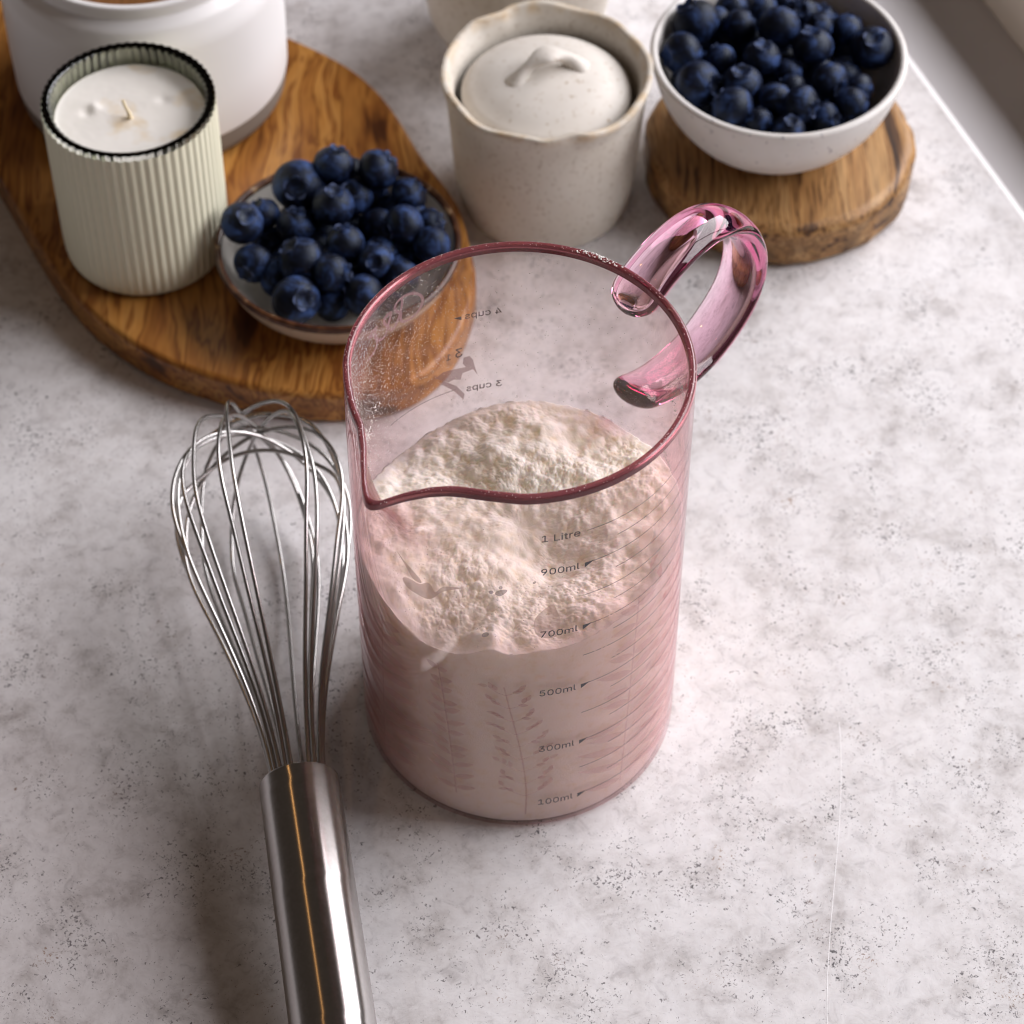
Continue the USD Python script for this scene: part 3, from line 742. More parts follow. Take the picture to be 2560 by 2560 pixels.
flat_print('fern_print', fern(-0.1290, 0.012, 0.082, 11, 0.020, (1, -1), 0.003), 'rose_print', 0.00006)
ps = [stem([(-0.0985, 0.014), (-0.1000, 0.040), (-0.1035, 0.078)], 0.0006)]
for i in range(12):
    f = i / 11
    z = 0.018 + 0.058 * f
    for s in (-1, 1):
        ps.append(leaf(-0.0985 - 0.005 * f, z + g.uniform(-0.001, 0.001), (0.0085 - 0.0045 * f) * g.uniform(0.7, 1.2), 0.0026, (0.35 if s > 0 else PI - 0.35) + g.uniform(-0.3, 0.3)))
flat_print('bellflower_print', ps, 'rose_print', 0.00006)
ps = [stem([(-0.0765, 0.008), (-0.0768, 0.030), (-0.0800, 0.055), (-0.0830, 0.074)], 0.0005)]
for i in range(9):
    f = i / 8
    x, z = -0.0766 - 0.0060 * f ** 1.5, 0.018 + 0.052 * f
    for s in (-1, 1):
        L = 0.010 * g.uniform(0.7, 1.1) * (1.1 - 0.5 * f)
        q = (x + s * L * 0.8, z + L * 0.6)
        ps.append(stem([(x, z), ((x + q[0]) / 2, (z + q[1]) / 2 - 0.0006), q], 0.0003))
        for k in range(3):
            u = 0.5 + 0.25 * k
            ps.append(leaf(x + s * L * 0.8 * u, z + L * 0.6 * u, 0.0032, 0.0016, (0.6 if s > 0 else PI - 0.6) + g.uniform(-0.8, 0.8)))
flat_print('twig_print', ps, 'rose_print', 0.00006)
flat_print('fern_print', fern(-0.0440, 0.010, 0.100, 12, 0.017, (1, -1), 0.004), 'faint_print', 0.00006)
flat_print('fern_print', fern(-0.0190, 0.008, 0.096, 13, 0.016, (1, -1), -0.002), 'faint_print', 0.00006)
flat_print('fern_print', fern(-0.1520, 0.010, 0.095, 12, 0.015, (1, -1), 0.0), 'rose_print', 0.00006)


def lettering(text, x0, x1, z, cap, lift=0.00012, material='scale_ink', name='scale_label'):
    m = meshkit.text_mesh(text, cap, 0.00006)
    v = np.array(m.vertices)
    sx = (x1 - x0) / (v[:, 0].max() - v[:, 0].min())
    v[:, 0] = x0 + (v[:, 0] - v[:, 0].min()) * sx
    w = wrap(v[:, 0], v[:, 1] + z, JR + lift + v[:, 2][:])
    th = v[:, 0] / JR
    r = JR + lift + v[:, 2]
    w = np.stack([r * np.cos(th), r * np.sin(th), v[:, 1] + z], 1)
    return obj(name, trimesh.Trimesh(w, m.faces, process=False), material, jug, smooth=False)


ML = lambda ml: 0.0002 + 0.0001417 * ml
for ml, txt in ((1000, '1 Litre'), (900, '900ml'), (700, '700ml'), (500, '500ml'), (300, '300ml'), (100, '100ml')):
    lettering(txt, -0.0725, -0.0615, ML(ml) - (0.0013 if ml == 1000 else 0.0016), 0.0027)
    if ml < 1000:
        flat_print('scale_arrow', [[(-0.0599, ML(ml) + 0.00025), (-0.0599, ML(ml) - 0.0018), (-0.0570, ML(ml) + 0.00025)]], 'scale_ink', 0.00012)


def bar(xa, xb, z, w=0.00022):
    return [(xa, z - w / 2), (xb, z - w / 2), (xb, z + w / 2), (xa, z + w / 2)]


for ml in range(100, 1001, 50):
    z = ML(ml)
    if ml % 100 == 0:
        s = -0.0573 if (ml // 100) % 2 and ml < 1000 else -0.0595
        if ml in (700, 600):
            ps = [bar(s, s + 0.0036, z), bar(s + 0.0042, s + 0.0058, z), bar(s + 0.0064, s + 0.0071, z), bar(s + 0.0078, -0.004, z)]
        else:
            ps = [bar(s, -0.004, z)]
    else:
        s = -0.0498
        ps = [bar(s, s + 0.0012, z), bar(s + 0.0017, s + 0.003, z), bar(s + 0.0034, -0.006, z)] if ml == 550 else [bar(s, -0.006, z)]
    flat_print('scale_line', ps, 'scale_ink', 0.00012)
# the scale in cups on the far side, read from outside
lettering('4 cups', 0.0838, 0.0950, 0.1288, 0.0026)
flat_print('scale_arrow', [[(0.0962, 0.1304), (0.0962, 0.1288), (0.0986, 0.1304)]], 'scale_ink', 0.00012)
lettering('3 cups', 0.0838, 0.0950, 0.0968, 0.0026)
flat_print('scale_line', [bar(0.0985, 0.1240, 0.0990)], 'scale_ink', 0.00012)
lettering('3', 0.0961, 0.0984, 0.1130, 0.0038)
lettering('1', 0.1000, 0.1014, 0.1130, 0.0026)
lettering('2', 0.0958, 0.0980, 0.0825, 0.0034)
SCRIPT = [[(116.8, 142.9), (118.1, 148.6), (115.4, 149.1), (111.2, 147.4), (109.0, 144.4), (109.7, 140.7), (112.5, 138.5), (115.8, 138.7), (116.8, 142.9)], [(118.1, 148.6), (118.8, 140.4), (120.5, 138.9), (122.8, 141.9), (123.9, 145.9), (121.8, 146.6), (122.9, 141.1), (124.8, 138.6), (126.6, 139.3), (127.6, 145.0)], [(127.6, 145.0), (130.6, 145.2), (131.7, 144.6), (129.2, 143.6), (127.9, 140.1), (128.6, 137.5), (130.7, 136.5), (133.4, 136.6)]]
ps = []
for st in mm(SCRIPT):
    c = spline(st, 60)
    t_ = np.gradient(c, axis=0)
    nn = np.stack([-t_[:, 1], t_[:, 0]], 1)
    nn /= np.linalg.norm(nn, axis=1, keepdims=True)
    for i in range(len(c) - 1):
        ps.append([c[i] + nn[i] * 0.0005, c[i + 1] + nn[i + 1] * 0.0005, c[i + 1] - nn[i + 1] * 0.0005, c[i] - nn[i] * 0.0005])
flat_print('script_print', ps, 'script_print', 0.00006)

# ------------------------------------------------------------------ flour in the jug
FR = JI - 0.00015
FA = np.radians([-180, -159, -143, -124, -113, -106, -99, -93, -89, -82, -75, -65, -40, 0, 30, 49, 66, 88, 103, 121, 141, 160, 180])
FZ = np.array([89.2, 90.0, 87.0, 82.3, 83.4, 86.5, 89.6, 88.0, 88.4, 89.5, 89.7, 90.9, 94.0, 96.0, 93.5, 91.2, 91.6, 91.0, 88.8, 85.8, 84.5, 87.0, 89.2]) / 1000
fz = PchipInterpolator(FA, FZ)
NRr, NAa = 150, 720
rr = FR * (np.arange(1, NRr + 1) / NRr) ** 0.8
aa = np.arange(NAa) * 2 * PI / NAa - PI
Rg, Ag = np.meshgrid(rr, aa, indexing='ij')
X, Y = Rg * np.cos(Ag), Rg * np.sin(Ag)
f = (Rg / FR)


def height(X, Y):
    R_, A_ = np.hypot(X, Y), np.arctan2(Y, X)
    w = np.clip(R_ / FR, 0, 1)
    zz = w ** 2 * fz(A_) + (1 - w ** 2) * 0.0890
    zz = zz + 0.0050 * np.exp(-(((X - 0.022) ** 2 + (Y - 0.012) ** 2) / 0.013 ** 2)) - 0.0045 * np.exp(-(((X - 0.010) ** 2 + (Y + 0.010) ** 2) / 0.011 ** 2)) + 0.0035 * np.exp(-(((X + 0.002) ** 2 + (Y - 0.028) ** 2) / 0.012 ** 2)) - 0.003 * np.exp(-(((X + 0.022) ** 2 + (Y - 0.018) ** 2) / 0.012 ** 2))
    xy = np.column_stack([np.ravel(X), np.ravel(Y)])
    p3 = np.column_stack([xy, 0 * xy[:, 0]])
    n_ = (meshkit.fbm(p3 * 110, 3, 2) - 0.5) * 0.006
    rough = np.clip(meshkit.fbm(p3 * 60, 2, 8) * 1.7 - 0.25, 0.25, 1.2)
    c_ = crumb_field(xy, 0.0042, 1, 0.16) + crumb_field(xy, 0.0024, 2, 0.26) + crumb_field(xy, 0.0013, 3, 0.46) + crumb_field(xy, 0.0008, 4, 0.6)
    edge_ = np.clip((1 - np.hypot(xy[:, 0], xy[:, 1]) / FR) / 0.10, 0.25, 1)
    return zz + ((n_ + c_ * rough) * edge_).reshape(np.shape(X))


Z = height(X, Y)
Z[-1] += (meshkit.fbm(np.column_stack([X[-1], Y[-1], 0 * X[-1]]) * 420, 3, 5) - 0.5) * 0.0022
V = [np.array([[0, 0, float(height(np.array([0.0]), np.array([0.0]))[0])]])]
for i in range(NRr):
    V.append(np.column_stack([X[i], Y[i], Z[i]]))
sidez = [0.6, 0.3, 0.12]
for s in sidez:
    V.append(np.column_stack([X[-1], Y[-1], 0.0045 + (Z[-1] - 0.0045) * s]))
for r_, z_ in ((FR, 0.0032), (FR - 0.0003, 0.0023), (FR - 0.0009, 0.0017), (FR - 0.0018, 0.00142)):
    V.append(np.column_stack([r_ * np.cos(aa), r_ * np.sin(aa), np.full(NAa, z_)]))
V.append(np.array([[0, 0, 0.00142]]))
V = np.vstack(V)
F = []
j = np.arange(NAa)
jn = (j + 1) % NAa
F.append(np.column_stack([np.zeros(NAa, int), 1 + j, 1 + jn]))
rows = NRr + len(sidez) + 4
for i in range(rows - 1):
    a0, b0 = 1 + i * NAa, 1 + (i + 1) * NAa
    F.append(np.column_stack([a0 + j, b0 + j, b0 + jn]))
    F.append(np.column_stack([a0 + j, b0 + jn, a0 + jn]))
a0 = 1 + (rows - 1) * NAa
F.append(np.column_stack([a0 + j, np.full(NAa, len(V) - 1), a0 + jn]))
fm = trimesh.Trimesh(V, np.vstack(F), process=False)
if fm.volume < 0:
    fm.invert()
tag(obj('flour', fm, 'flour', smooth=60), 'heap of crumbly cream white flour inside the pink jug', 'flour')

# flour dust: specks and smears on the inner wall and on the rim, too many to count
g = np.random.default_rng(21)
sp = []


def flake(p, nrm, size, ecc=1.0, rot=0.0):
    t1 = np.cross(nrm, [0, 0, 1.0])
    if np.linalg.norm(t1) < 1e-3:
        t1 = np.array([1.0, 0, 0])
    t1 /= np.linalg.norm(t1)
    t2 = np.cross(nrm, t1)
    k = 5
    th = np.arange(k) * 2 * PI / k + g.uniform(0, 6)
    c, s = np.cos(th) * size * g.uniform(0.7, 1.2, k), np.sin(th) * size * ecc * g.uniform(0.7, 1.2, k)
    u, w = c * math.cos(rot) - s * math.sin(rot), c * math.sin(rot) + s * math.cos(rot)
    ring = p + u[:, None] * t1 + w[:, None] * t2
    return np.vstack([ring, p + nrm * size * 0.5])


def wall_point(th, z, r=JI - 0.00004):
    rr_ = r + np.interp(th if th <= PI else th - 2 * PI, ang, spout(z))
    return np.array([rr_ * math.cos(th), rr_ * math.sin(th), z]), np.array([-math.cos(th), -math.sin(th), 0.0])


def add_wall(th, z, size, **kw):
    p, n_ = wall_point(th, z)
    sp.append(flake(p, n_, size, **kw))


for k in range(9000):      # fine dust, thickest on the left and on the spout
    th = g.normal(math.radians(168), math.radians(26))
    z = 0.088 + 0.070 * g.beta(1.5, 1.2)
    add_wall(th, z, g.choice([0.00009, 0.00012, 0.00016, 0.00024], p=[0.35, 0.35, 0.25, 0.05]))
for k in range(1500):
    th = g.uniform(-PI, PI)
    z = 0.09 + 0.066 * g.beta(0.9, 1.6)
    add_wall(th, z, g.choice([0.00009, 0.00013, 0.00018]))
for th0, z0_, dz, dth, n_ in ((172, 0.143, -0.016, -6, 60), (164, 0.118, -0.012, -8, 60), (196, 0.105, -0.014, -6, 70), (150, 0.117, -0.022, 20, 130), (188, 0.097, -0.008, 10, 80), (10, 0.132, -0.018, -8, 60), (22, 0.125, -0.012, -9, 60), (28, 0.099, -0.007, -14, 110), (3, 0.120, -0.014, -5, 40), (16, 0.138, -0.007, -5, 40), (176, 0.108, -0.02, 14, 120)):
    for k in range(n_):
        u = g.uniform()
        add_wall(math.radians(th0 + dth * u + g.normal(0, 1.0)), z0_ + dz * u + g.normal(0, 0.0006), g.uniform(0.00012, 0.00045), ecc=g.uniform(0.4, 1.0), rot=g.uniform(0, PI))
for k in range(420):       # on the rim
    th = g.uniform(-PI, PI)
    if k < 90:
        th = g.normal(math.radians(62), math.radians(4))
    r_ = rc + g.uniform(-0.0009, 0.0009)
    rr_ = r_ + float(np.interp(th, ang, spout(JH)))
    sz = g.uniform(0.00006, 0.00016) if k >= 90 else g.uniform(0.0001, 0.00038)
    zr = JH - 0.0012 + math.sqrt(max(0, 0.0012 ** 2 - (r_ - rc) ** 2)) + 0.00002
    sp.append(flake(np.array([rr_ * math.cos(th), rr_ * math.sin(th), zr]), np.array([0, 0, 1.0]), sz))
n_ = len(sp)
V = np.vstack(sp)
fan = np.array([(i, (i + 1) % 5, 5) for i in range(5)])
F = (np.arange(n_)[:, None, None] * 6 + fan[None]).reshape(-1, 3)
tag(obj('flour_dust', trimesh.Trimesh(V, F, process=False), 'flour_specks', smooth=False), 'fine white flour dust clinging inside the jug and on its rim', 'flour dust', kind='stuff')

# ------------------------------------------------------------------ whisk
wh = thing('whisk', 'stainless steel balloon whisk lying beside the pink jug', 'whisk')
# the shaft's own axes: u across, w up
wu = np.cross(WD, [0, 0, 1.0])
wu /= np.linalg.norm(wu)
ww = np.cross(wu, WD)


def wpt(s, a_, b_):
    return WA + WD * s + wu * a_ + ww * b_


hl = 0.128
hprof = [(0, -hl), (0.006, -hl + 0.0004), (0.0098, -hl + 0.003), (0.0115, -hl + 0.008), (0.0124, -hl + 0.018), (0.0127, -0.085), (0.01265, -0.040), (0.0125, -0.0060), (0.0124, 0.0), (0.0112, 0.0004), (0.0108, -0.0018), (0, -0.0018)]
hm = lathe(round_profile(hprof, 0.0008, 4), 72)
v = np.array(hm.vertices)
hm.vertices = WA + v[:, 2:3] * WD + v[:, 0:1] * wu + v[:, 1:2] * ww
if hm.volume < 0:
    hm.invert()
obj('handle', hm, 'brushed_steel', wh, smooth=45)
pl = lathe([(0, -0.0030), (0.0109, -0.0030), (0.0109, -0.0012), (0.0100, -0.0008), (0, -0.0004)], 48)
v = np.array(pl.vertices)
pl.vertices = WA + v[:, 2:3] * WD + v[:, 0:1] * wu + v[:, 1:2] * ww
if pl.volume < 0:
    pl.invert()
obj('plug', pl, 'wire_steel', wh, smooth=40)
# the wire loops, each bent in its own plane and passing the tip one above the other
WRAD = 0.00072
NL = 11
PHIS = [-11, 2, 14, 28, 46, 63, 103, 117, 131, 147, 161]
for k in range(NL):
    phi = math.radians(PHIS[k])
    tip = 0.1375 + [0.0015, -0.0045, 0.0050, 0.0010, 0.0080, 0.0030, 0.0085, 0.0020, 0.0075, -0.0010, 0.0025][k]
    rmax = 0.0295 + [0.0, -0.0024, -0.0008, 0.0006, -0.0014, 0.0008, -0.0012, 0.0006, -0.0010, 0.0002, -0.0018][k]
    off = [0.0022, -0.0030, 0.0034, -0.0018, 0.0024, -0.0032, 0.0018, -0.0026, 0.0030, -0.0016, 0.0026][k]
    half = [(-0.012, 0.0074), (0.0, 0.0078), (0.018, 0.0096), (0.040, 0.0140), (0.064, 0.0205), (0.086, 0.0262), (0.104, rmax), (0.118, rmax * 0.94), (tip - 0.0088, rmax * 0.71), (tip - 0.0024, rmax * 0.38), (tip, 0.0)]
    pts = [(s, r) for s, r in half] + [(s, -r) for s, r in half[:-1][::-1]]
    d = np.array([math.cos(phi), math.sin(phi)])
    pd = np.array([-math.sin(phi), math.cos(phi)])
    q = []
    for s, r in pts:
        o = off * max(0, s / 0.13)
        q.append(wpt(s, d[0] * r + pd[0] * o, d[1] * r + pd[1] * o))
    c = spline(q, 120)
    ref = d[0] * 0
    obj('wire', sweep(c, WRAD, sides=10, ref=tuple(pd[0] * wu + pd[1] * ww)), 'wire_steel', wh, smooth=True)

# ------------------------------------------------------------------ blueberries
def berry_mesh():
    nu, nv = 40, 26
    V = []
    for i in range(nv + 1):
        al = PI * i / nv
        for j in range(nu):
            ph = 2 * PI * j / nu
            r = 1.0
            s5 = 0.5 + 0.5 * math.cos(5 * ph)
            r += 0.05 * math.exp(-((al - 0.42) / 0.11) ** 2) * (0.6 + 0.4 * s5)
            if al < 0.36:
                r -= 0.17 * (1 - (al / 0.36) ** 2) ** 0.8
            r -= 0.05 * math.exp(-((PI - al) / 0.12) ** 2)
            zf = 0.90
            V.append((r * math.sin(al) * math.cos(ph), r * math.sin(al) * math.sin(ph), zf * r * math.cos(al)))
    F = []
    for i in range(nv):
        for j in range(nu):
            q = (i * nu + j, (i + 1) * nu + j, (i + 1) * nu + (j + 1) % nu, i * nu + (j + 1) % nu)
            F += [(q[0], q[1], q[2]), (q[0], q[2], q[3])]
    m = trimesh.Trimesh(V, F, process=False)
    m.merge_vertices()
    m.update_faces(m.nondegenerate_faces())
    if m.volume < 0:
        m.invert()
    return m


def crown_mesh():
    """Five short flared sepals round the dimple."""
    V, F = [], []
    for k in range(5):
        a_ = 2 * PI * k / 5
        sec = []
        for (r, z, w) in ((0.33, 0.80, 0.20), (0.40, 0.87, 0.17), (0.46, 0.905, 0.10), (0.50, 0.90, 0.02)):
            for s in (-1, 1):
                for dz in (-0.018, 0.018):
                    x, y = r, s * w
                    sec.append((x * math.cos(a_) - y * math.sin(a_), x * math.sin(a_) + y * math.cos(a_), z + dz))
        b = len(V)
        V += sec
        for i in range(3):
            o, p = b + 4 * i, b + 4 * (i + 1)
            for (q0, q1) in ((0, 1), (1, 3), (3, 2), (2, 0)):
                F += [(o + q0, p + q0, p + q1), (o + q0, p + q1, o + q1)]
        o = b + 12
        F += [(o, o + 1, o + 3), (o, o + 3, o + 2)]
    m = trimesh.Trimesh(V, F, process=False)
    trimesh.repair.fix_normals(m)
    return m


cls = stage.CreateClassPrim('/blueberry_class')
usdkit.mesh(stage, '/blueberry_class/skin', berry_mesh(), MAT['berry_skin'], smooth=True)
usdkit.mesh(stage, '/blueberry_class/crown', crown_mesh(), MAT['berry_crown'], smooth=50)
gB = np.random.default_rng(77)


def berry(p, r, axis, label, group):
    x = UsdGeom.Xform.Define(stage, numbered('/World/blueberry'))
    z = np.asarray(axis, float)
    z /= np.linalg.norm(z)
    t1 = np.cross(z, [0.3, 0.2, 1.0])
    t1 /= np.linalg.norm(t1)
    t2 = np.cross(z, t1)
    a_ = gB.uniform(0, 2 * PI)
    ux, uy = math.cos(a_) * t1 + math.sin(a_) * t2, -math.sin(a_) * t1 + math.cos(a_) * t2
    s = r * 1.15
    k1, k2 = gB.uniform(0.95, 1.04), gB.uniform(0.92, 1.02)
    frame_op(x, [float(v) for v in ux * s * k1], [float(v) for v in uy * s], [float(v) for v in z * s * k2], [float(v) for v in p])
    tag(x, label, 'blueberry', group)
    x.GetPrim().GetReferences().AddInternalReference('/blueberry_class')
    x.GetPrim().SetInstanceable(True)


RIGHT, UP, TO = np.array([1.0, 0, 0]), up, back


SAUCER = [
    (-66.6, 206.0, 46.6, 6.7, (0.3, 0.9, 0.4), 'dark blueberry topmost in the saucer heap, farthest from the camera'),
    (-50.6, 204.1, 46.2, 6.7, (0.6, 0.5, 0.3), 'blueberry at the back right of the saucer, second highest in the heap'),
    (-79.6, 200.7, 41.5, 8.5, (-0.05, -0.25, 1), 'biggest blueberry in the saucer, at its back left, star crown facing out'),
    (-59.6, 198.4, 38.6, 6.3, (-0.1, 0.25, 1), "pale bloomed blueberry tucked behind the heap's central one, dimple on top"),
    (-66.4, 188.7, 42.8, 6.8, (0.15, 0.75, 0.8), 'central blueberry of the saucer with a small pinkish scar'),
    (-39.6, 198.1, 39.0, 6.1, (0.7, 0.6, 0.1), 'blueberry at the right back edge of the saucer, in the light'),
    (-40.8, 182.3, 38.9, 7.0, (-0.8, -0.3, 0.3), 'large purplish blueberry on the right of the saucer heap'),
    (-31.6, 187.5, 35.3, 4.9, (0.6, 0.2, 0.4), 'sliver of a blueberry at the far right of the saucer, behind the large purplish one'),
    (-98.8, 181.2, 41.3, 6.8, (0.35, 0.3, 0.9), 'leftmost blueberry in the saucer, overhanging the rim beside the candle'),
    (-91.8, 189.7, 37.5, 5.3, None, 'shaded blueberry in the gap between the leftmost and the biggest in the saucer'),
    (-80.1, 184.8, 36.4, 6.3, (0.1, 0.95, 0.5), 'blueberry in the left middle of the saucer, below the biggest one'),
    (-61.8, 173.7, 38.5, 6.2, (-0.1, 1, 0.5), 'blueberry in the middle of the saucer, below the one with the pinkish scar'),
    (-30.8, 175.1, 36.4, 6.0, (0.3, 0.2, -0.5), "blueberry at the saucer's right edge, just above the jug's rim"),
    (-94.6, 169.8, 32.2, 6.5, None, 'blueberry at the front left of the saucer, lying on its white floor'),
    (-77.2, 167.7, 35.7, 7.5, (-0.55, 0.65, 0.55), "bloomed blueberry with a ragged crown in the saucer's left front"),
    (-66.0, 160.8, 36.0, 6.2, (0.9, 0.05, 0.4), "blueberry in the saucer's front centre with sepals pointing right"),
    (-50.5, 166.3, 36.4, 5.9, (-0.05, -0.1, 1), 'blueberry near the jug rim showing its dark round dimple to the camera'),
    (-78.6, 151.6, 32.2, 7.7, (0.45, -0.05, 0.9), 'frontmost blueberry in the saucer, its crown turned to the lower right'),
    (-54.6, 153.7, 32.2, 6.7, None, "blueberry at the saucer's front right, partly behind the jug's glass rim"),
    (-43.9, 169.7, 29.4, 4.9, None, "low blueberry between the dimpled one and the jug's rim in the saucer"),
    (-90.6, 184.6, 28.7, 5.3, None, 'dark blueberry low in the saucer under the leftmost ones'),
    (-50.0, 188.1, 33.3, 5.8, None, 'shaded blueberry left of the large purplish one in the saucer'),
    (-81.2, 194.7, 29.9, 5.6, None, 'blueberry buried at the bottom of the heap in the saucer'),
    (-79.5, 176.2, 31.9, 5.6, None, 'blueberry buried at the bottom of the heap in the saucer'),
    (-62.0, 178.6, 30.2, 5.5, None, 'blueberry buried at the bottom of the heap in the saucer'),
    (-59.0, 165.7, 26.3, 6.4, None, 'blueberry buried at the bottom of the heap in the saucer'),
    (-73.0, 162.8, 26.2, 6.3, None, 'blueberry buried at the bottom of the heap in the saucer'),
    (-45.3, 197.1, 32.0, 6.0, None, 'blueberry buried at the bottom of the heap in the saucer'),
    (-45.4, 181.6, 29.5, 6.7, None, 'blueberry buried at the bottom of the heap in the saucer'),
    (-49.6, 173.6, 32.9, 5.7, None, 'blueberry buried at the bottom of the heap in the saucer'),
    (-47.7, 160.2, 26.1, 6.2, None, 'blueberry buried at the bottom of the heap in the saucer'),
    (-65.9, 202.5, 30.0, 5.6, None, 'blueberry buried at the bottom of the heap in the saucer'),
    (-86.2, 167.1, 28.3, 6.4, None, 'blueberry buried at the bottom of the heap in the saucer'),
    (-61.7, 194.7, 25.7, 5.8, None, 'blueberry buried at the bottom of the heap in the saucer'),
    (-61.4, 209.3, 37.7, 6.4, None, 'blueberry buried at the bottom of the heap in the saucer'),
    (-50.7, 168.2, 27.0, 6.0, None, 'blueberry buried at the bottom of the heap in the saucer'),
    (-84.1, 176.3, 25.6, 5.7, None, 'blueberry buried at the bottom of the heap in the saucer'),
    (-66.2, 156.2, 25.8, 5.9, None, 'blueberry buried at the bottom of the heap in the saucer'),
    (-35.5, 181.4, 31.3, 5.8, None, 'blueberry buried at the bottom of the heap in the saucer'),
    (-37.9, 192.3, 33.1, 5.5, None, 'blueberry buried at the bottom of the heap in the saucer'),
    (-72.6, 180.7, 29.1, 5.7, None, 'blueberry buried at the bottom of the heap in the saucer'),
    (-76.2, 201.4, 31.0, 5.6, None, 'blueberry buried at the bottom of the heap in the saucer'),
    (-52.2, 194.1, 26.6, 6.1, None, 'blueberry buried at the bottom of the heap in the saucer'),
    (-52.9, 203.7, 32.9, 5.5, None, 'blueberry buried at the bottom of the heap in the saucer'),
    (-70.9, 191.2, 27.3, 6.0, None, 'blueberry buried at the bottom of the heap in the saucer'),
    (-72.5, 209.4, 37.1, 5.8, None, 'blueberry buried at the bottom of the heap in the saucer'),
    (-60.3, 186.0, 26.3, 6.5, None, 'blueberry buried at the bottom of the heap in the saucer'),
    (-66.3, 168.6, 32.0, 6.6, None, 'blueberry buried at the bottom of the heap in the saucer'),
    (-40.4, 175.6, 25.9, 5.7, None, 'blueberry buried at the bottom of the heap in the saucer'),
    (-41.8, 162.9, 32.0, 6.0, None, 'blueberry buried at the bottom of the heap in the saucer'),
]
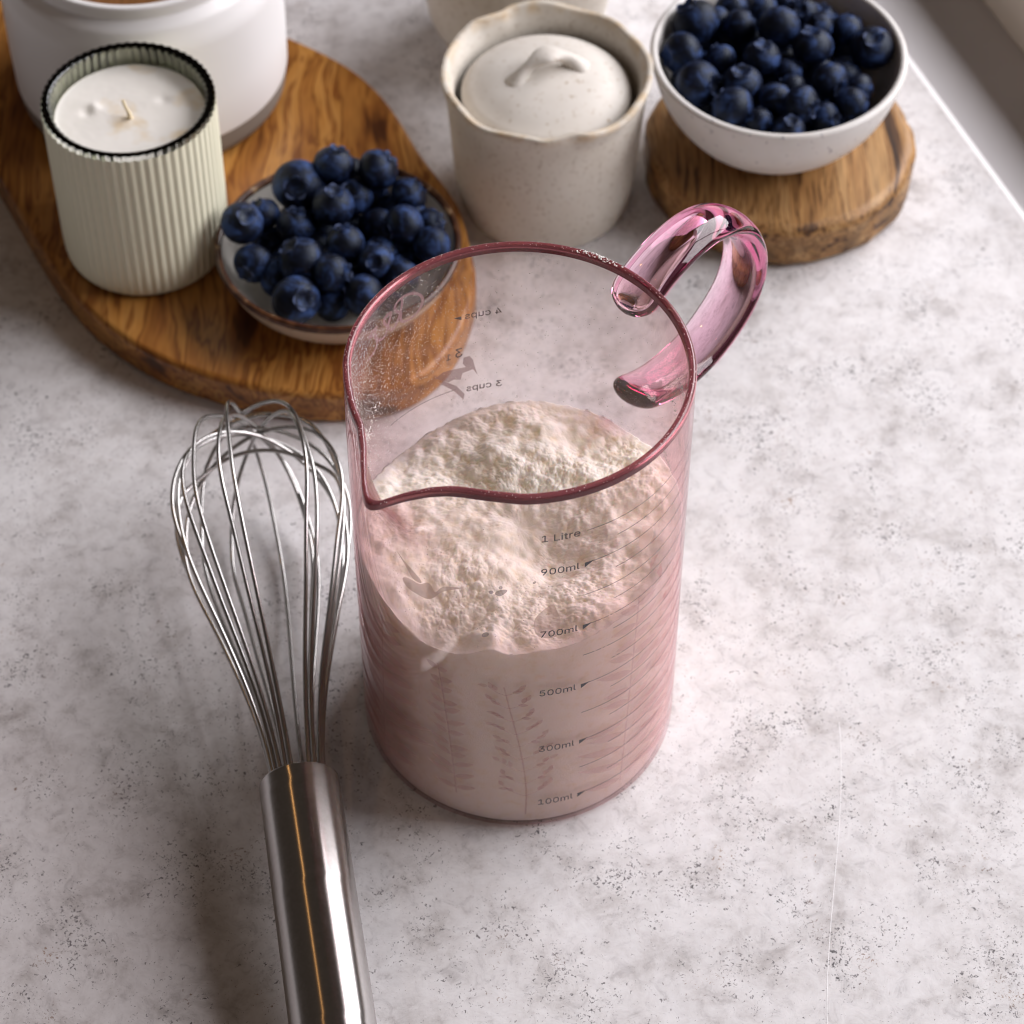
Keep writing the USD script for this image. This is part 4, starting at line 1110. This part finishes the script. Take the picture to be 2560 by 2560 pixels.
BOWL = [
    (66.4, 269.7, 60.3, 7.9, (-0.2, 0.3, 0.2), "large blueberry at the bowl's far left back"),
    (75.6, 275.1, 55.9, 4.9, None, "small blueberry half hidden behind two others at the bowl's back left"),
    (83.4, 270.1, 58.0, 5.7, (0.5, 0.4, 0.1), "purplish blueberry in the bowl's back row, third from the left"),
    (92.6, 279.2, 58.1, 5.2, (0.5, -0.3, 0.5), 'bloomed blueberry behind the highest one at the back of the bowl'),
    (97.4, 264.9, 61.6, 7.0, (0.2, 0.5, -0.6), "highest pale blueberry of the bowl's back centre"),
    (81.3, 282.9, 54.7, 6.1, None, "dark blueberry cut by the photo's top edge, left of centre in the bowl"),
    (101.0, 287.5, 55.6, 5.0, None, "blueberry cut by the photo's top edge at the bowl's back centre"),
    (107.9, 278.4, 57.4, 4.9, (-0.3, 0.1, 1), 'small pale blueberry at the back of the bowl, right of centre'),
    (112.9, 271.1, 56.4, 5.2, None, 'shaded blueberry behind the one with the raised star crown in the bowl'),
    (109.1, 254.1, 61.6, 6.7, (-0.1, 0.75, 0.6), "blueberry with a raised star crown pointing up, right of the bowl's centre"),
    (123.9, 271.2, 55.0, 5.7, (0.3, 0.6, 0.1), "shaded blueberry at the bowl's back right, beside the rightmost one"),
    (131.7, 257.6, 58.0, 7.3, (0, 0.35, 0.9), 'rightmost blueberry in the bowl, its round dimple turned to the camera'),
    (61.0, 254.3, 58.0, 7.0, (-0.75, -0.2, 0.4), 'leftmost blueberry in the bowl, touching the left wall'),
    (75.4, 254.5, 55.0, 5.1, None, "small dark blueberry between the leftmost one and the bowl's centre"),
    (90.1, 249.0, 60.4, 6.2, (0.05, 0.65, 0.75), "purplish blueberry at the bowl's centre with its crown up"),
    (99.9, 246.5, 55.6, 4.9, None, "dim little blueberry sunk right of the bowl's centre"),
    (66.1, 237.2, 58.0, 7.7, (0.75, -0.1, 0.55), "big blueberry at the bowl's left front with a bright ragged crown"),
    (82.0, 235.9, 59.1, 6.6, (-0.05, 0.6, 0.75), "blueberry of the bowl's left front middle with its crown facing up"),
    (78.1, 223.5, 58.7, 6.9, (-0.75, 0.55, 0.1), "bloomed blueberry leaning on the bowl's front left wall"),
    (93.9, 229.4, 57.1, 5.8, None, "blueberry in the bowl's front centre, left of the one with curled sepals"),
    (100.8, 236.8, 56.2, 4.9, None, 'blueberry peeping out from behind the front pair in the bowl'),
    (102.7, 222.7, 60.8, 6.3, (0.75, -0.35, 0.5), "pale blueberry with curled sepals at the bowl's front centre"),
    (114.5, 237.4, 59.2, 6.1, (0.55, -0.5, 0.5), "purplish blueberry with pale sepals at the bowl's right front"),
    (125.5, 237.4, 55.0, 5.3, None, 'blueberry at the right wall of the bowl, behind the front right one'),
    (121.6, 226.0, 58.0, 5.8, None, 'front right blueberry touching the wall of the bowl'),
    (112.0, 221.6, 55.6, 4.9, (0.6, -0.2, 0.6), "small blueberry against the bowl's front wall, right of the curled sepals"),
    (87.6, 219.2, 55.6, 4.9, None, "small blueberry against the bowl's front wall, left of centre"),
    (98.2, 213.6, 57.1, 5.0, (0.1, 0.5, 0.8), 'lowest blueberry in the bowl, cut by its front rim'),
    (90.2, 287.3, 51.6, 4.9, None, "dark blueberry at the bowl's very back, mostly out of the picture"),
    (70.1, 239.5, 46.3, 6.0, None, 'blueberry buried under the top layer in the bowl'),
    (109.5, 226.2, 38.5, 6.7, None, 'blueberry buried under the top layer in the bowl'),
    (93.8, 279.2, 44.2, 5.7, None, 'blueberry buried under the top layer in the bowl'),
    (114.4, 277.1, 44.2, 6.1, None, 'blueberry buried under the top layer in the bowl'),
    (78.8, 273.3, 47.1, 6.5, None, 'blueberry buried under the top layer in the bowl'),
    (114.4, 229.8, 45.0, 6.2, None, 'blueberry buried under the top layer in the bowl'),
    (73.5, 247.9, 45.4, 6.6, None, 'blueberry buried under the top layer in the bowl'),
    (75.6, 271.5, 38.2, 5.9, None, 'blueberry buried under the top layer in the bowl'),
    (95.2, 222.2, 39.4, 6.0, None, 'blueberry buried under the top layer in the bowl'),
    (68.4, 262.0, 39.6, 5.7, None, 'blueberry buried under the top layer in the bowl'),
    (88.9, 273.0, 48.2, 6.0, None, 'blueberry buried under the top layer in the bowl'),
    (92.9, 234.4, 43.2, 6.5, None, 'blueberry buried under the top layer in the bowl'),
    (88.6, 250.9, 40.3, 6.5, None, 'blueberry buried under the top layer in the bowl'),
    (94.9, 217.1, 48.9, 6.0, None, 'blueberry buried under the top layer in the bowl'),
    (100.8, 267.1, 41.7, 6.7, None, 'blueberry buried under the top layer in the bowl'),
    (94.3, 249.7, 47.2, 5.8, None, 'blueberry buried under the top layer in the bowl'),
    (124.0, 244.1, 45.2, 5.7, None, 'blueberry buried under the top layer in the bowl'),
    (69.9, 256.8, 48.3, 6.3, None, 'blueberry buried under the top layer in the bowl'),
    (123.5, 235.8, 43.2, 6.2, None, 'blueberry buried under the top layer in the bowl'),
    (104.4, 281.5, 52.5, 5.5, None, 'blueberry buried under the top layer in the bowl'),
    (121.5, 250.8, 49.5, 6.1, None, 'blueberry buried under the top layer in the bowl'),
    (113.3, 246.3, 42.8, 5.8, None, 'blueberry buried under the top layer in the bowl'),
    (64.1, 246.1, 52.5, 6.5, None, 'blueberry buried under the top layer in the bowl'),
    (69.3, 272.4, 48.8, 5.9, None, 'blueberry buried under the top layer in the bowl'),
    (111.3, 257.2, 41.7, 6.3, None, 'blueberry buried under the top layer in the bowl'),
    (105.8, 232.6, 51.7, 6.1, None, 'blueberry buried under the top layer in the bowl'),
    (79.2, 225.2, 43.4, 6.6, None, 'blueberry buried under the top layer in the bowl'),
    (121.7, 258.2, 45.6, 5.6, None, 'blueberry buried under the top layer in the bowl'),
    (82.6, 232.1, 38.6, 6.1, None, 'blueberry buried under the top layer in the bowl'),
    (96.6, 285.7, 48.5, 5.7, None, 'blueberry buried under the top layer in the bowl'),
    (99.4, 257.8, 49.5, 6.5, None, 'blueberry buried under the top layer in the bowl'),
    (89.0, 264.3, 41.8, 6.3, None, 'blueberry buried under the top layer in the bowl'),
    (103.0, 246.0, 38.6, 6.8, None, 'blueberry buried under the top layer in the bowl'),
    (112.2, 252.3, 48.8, 6.3, None, 'blueberry buried under the top layer in the bowl'),
    (105.8, 274.8, 42.4, 6.1, None, 'blueberry buried under the top layer in the bowl'),
    (108.8, 239.8, 46.6, 5.8, None, 'blueberry buried under the top layer in the bowl'),
    (125.8, 267.2, 47.3, 6.0, None, 'blueberry buried under the top layer in the bowl'),
    (77.7, 262.6, 41.3, 6.1, None, 'blueberry buried under the top layer in the bowl'),
    (114.8, 280.2, 52.4, 6.0, None, 'blueberry buried under the top layer in the bowl'),
    (67.2, 251.7, 41.0, 5.9, None, 'blueberry buried under the top layer in the bowl'),
]
for data, side, grp in ((SAUCER, 'saucer', 'blueberries in the brown rimmed saucer'), (BOWL, 'bowl', 'blueberries in the white bowl')):
    for x, y, z, r, ax, lab in data:
        if ax is None:
            v = gB.normal(size=3)
            v[2] = abs(v[2]) * 0.4
            ax = v
        else:
            ax = ax[0] * RIGHT + ax[1] * UP + ax[2] * TO
        berry((x / 1000, y / 1000, z / 1000), r / 1000, ax, lab, grp)
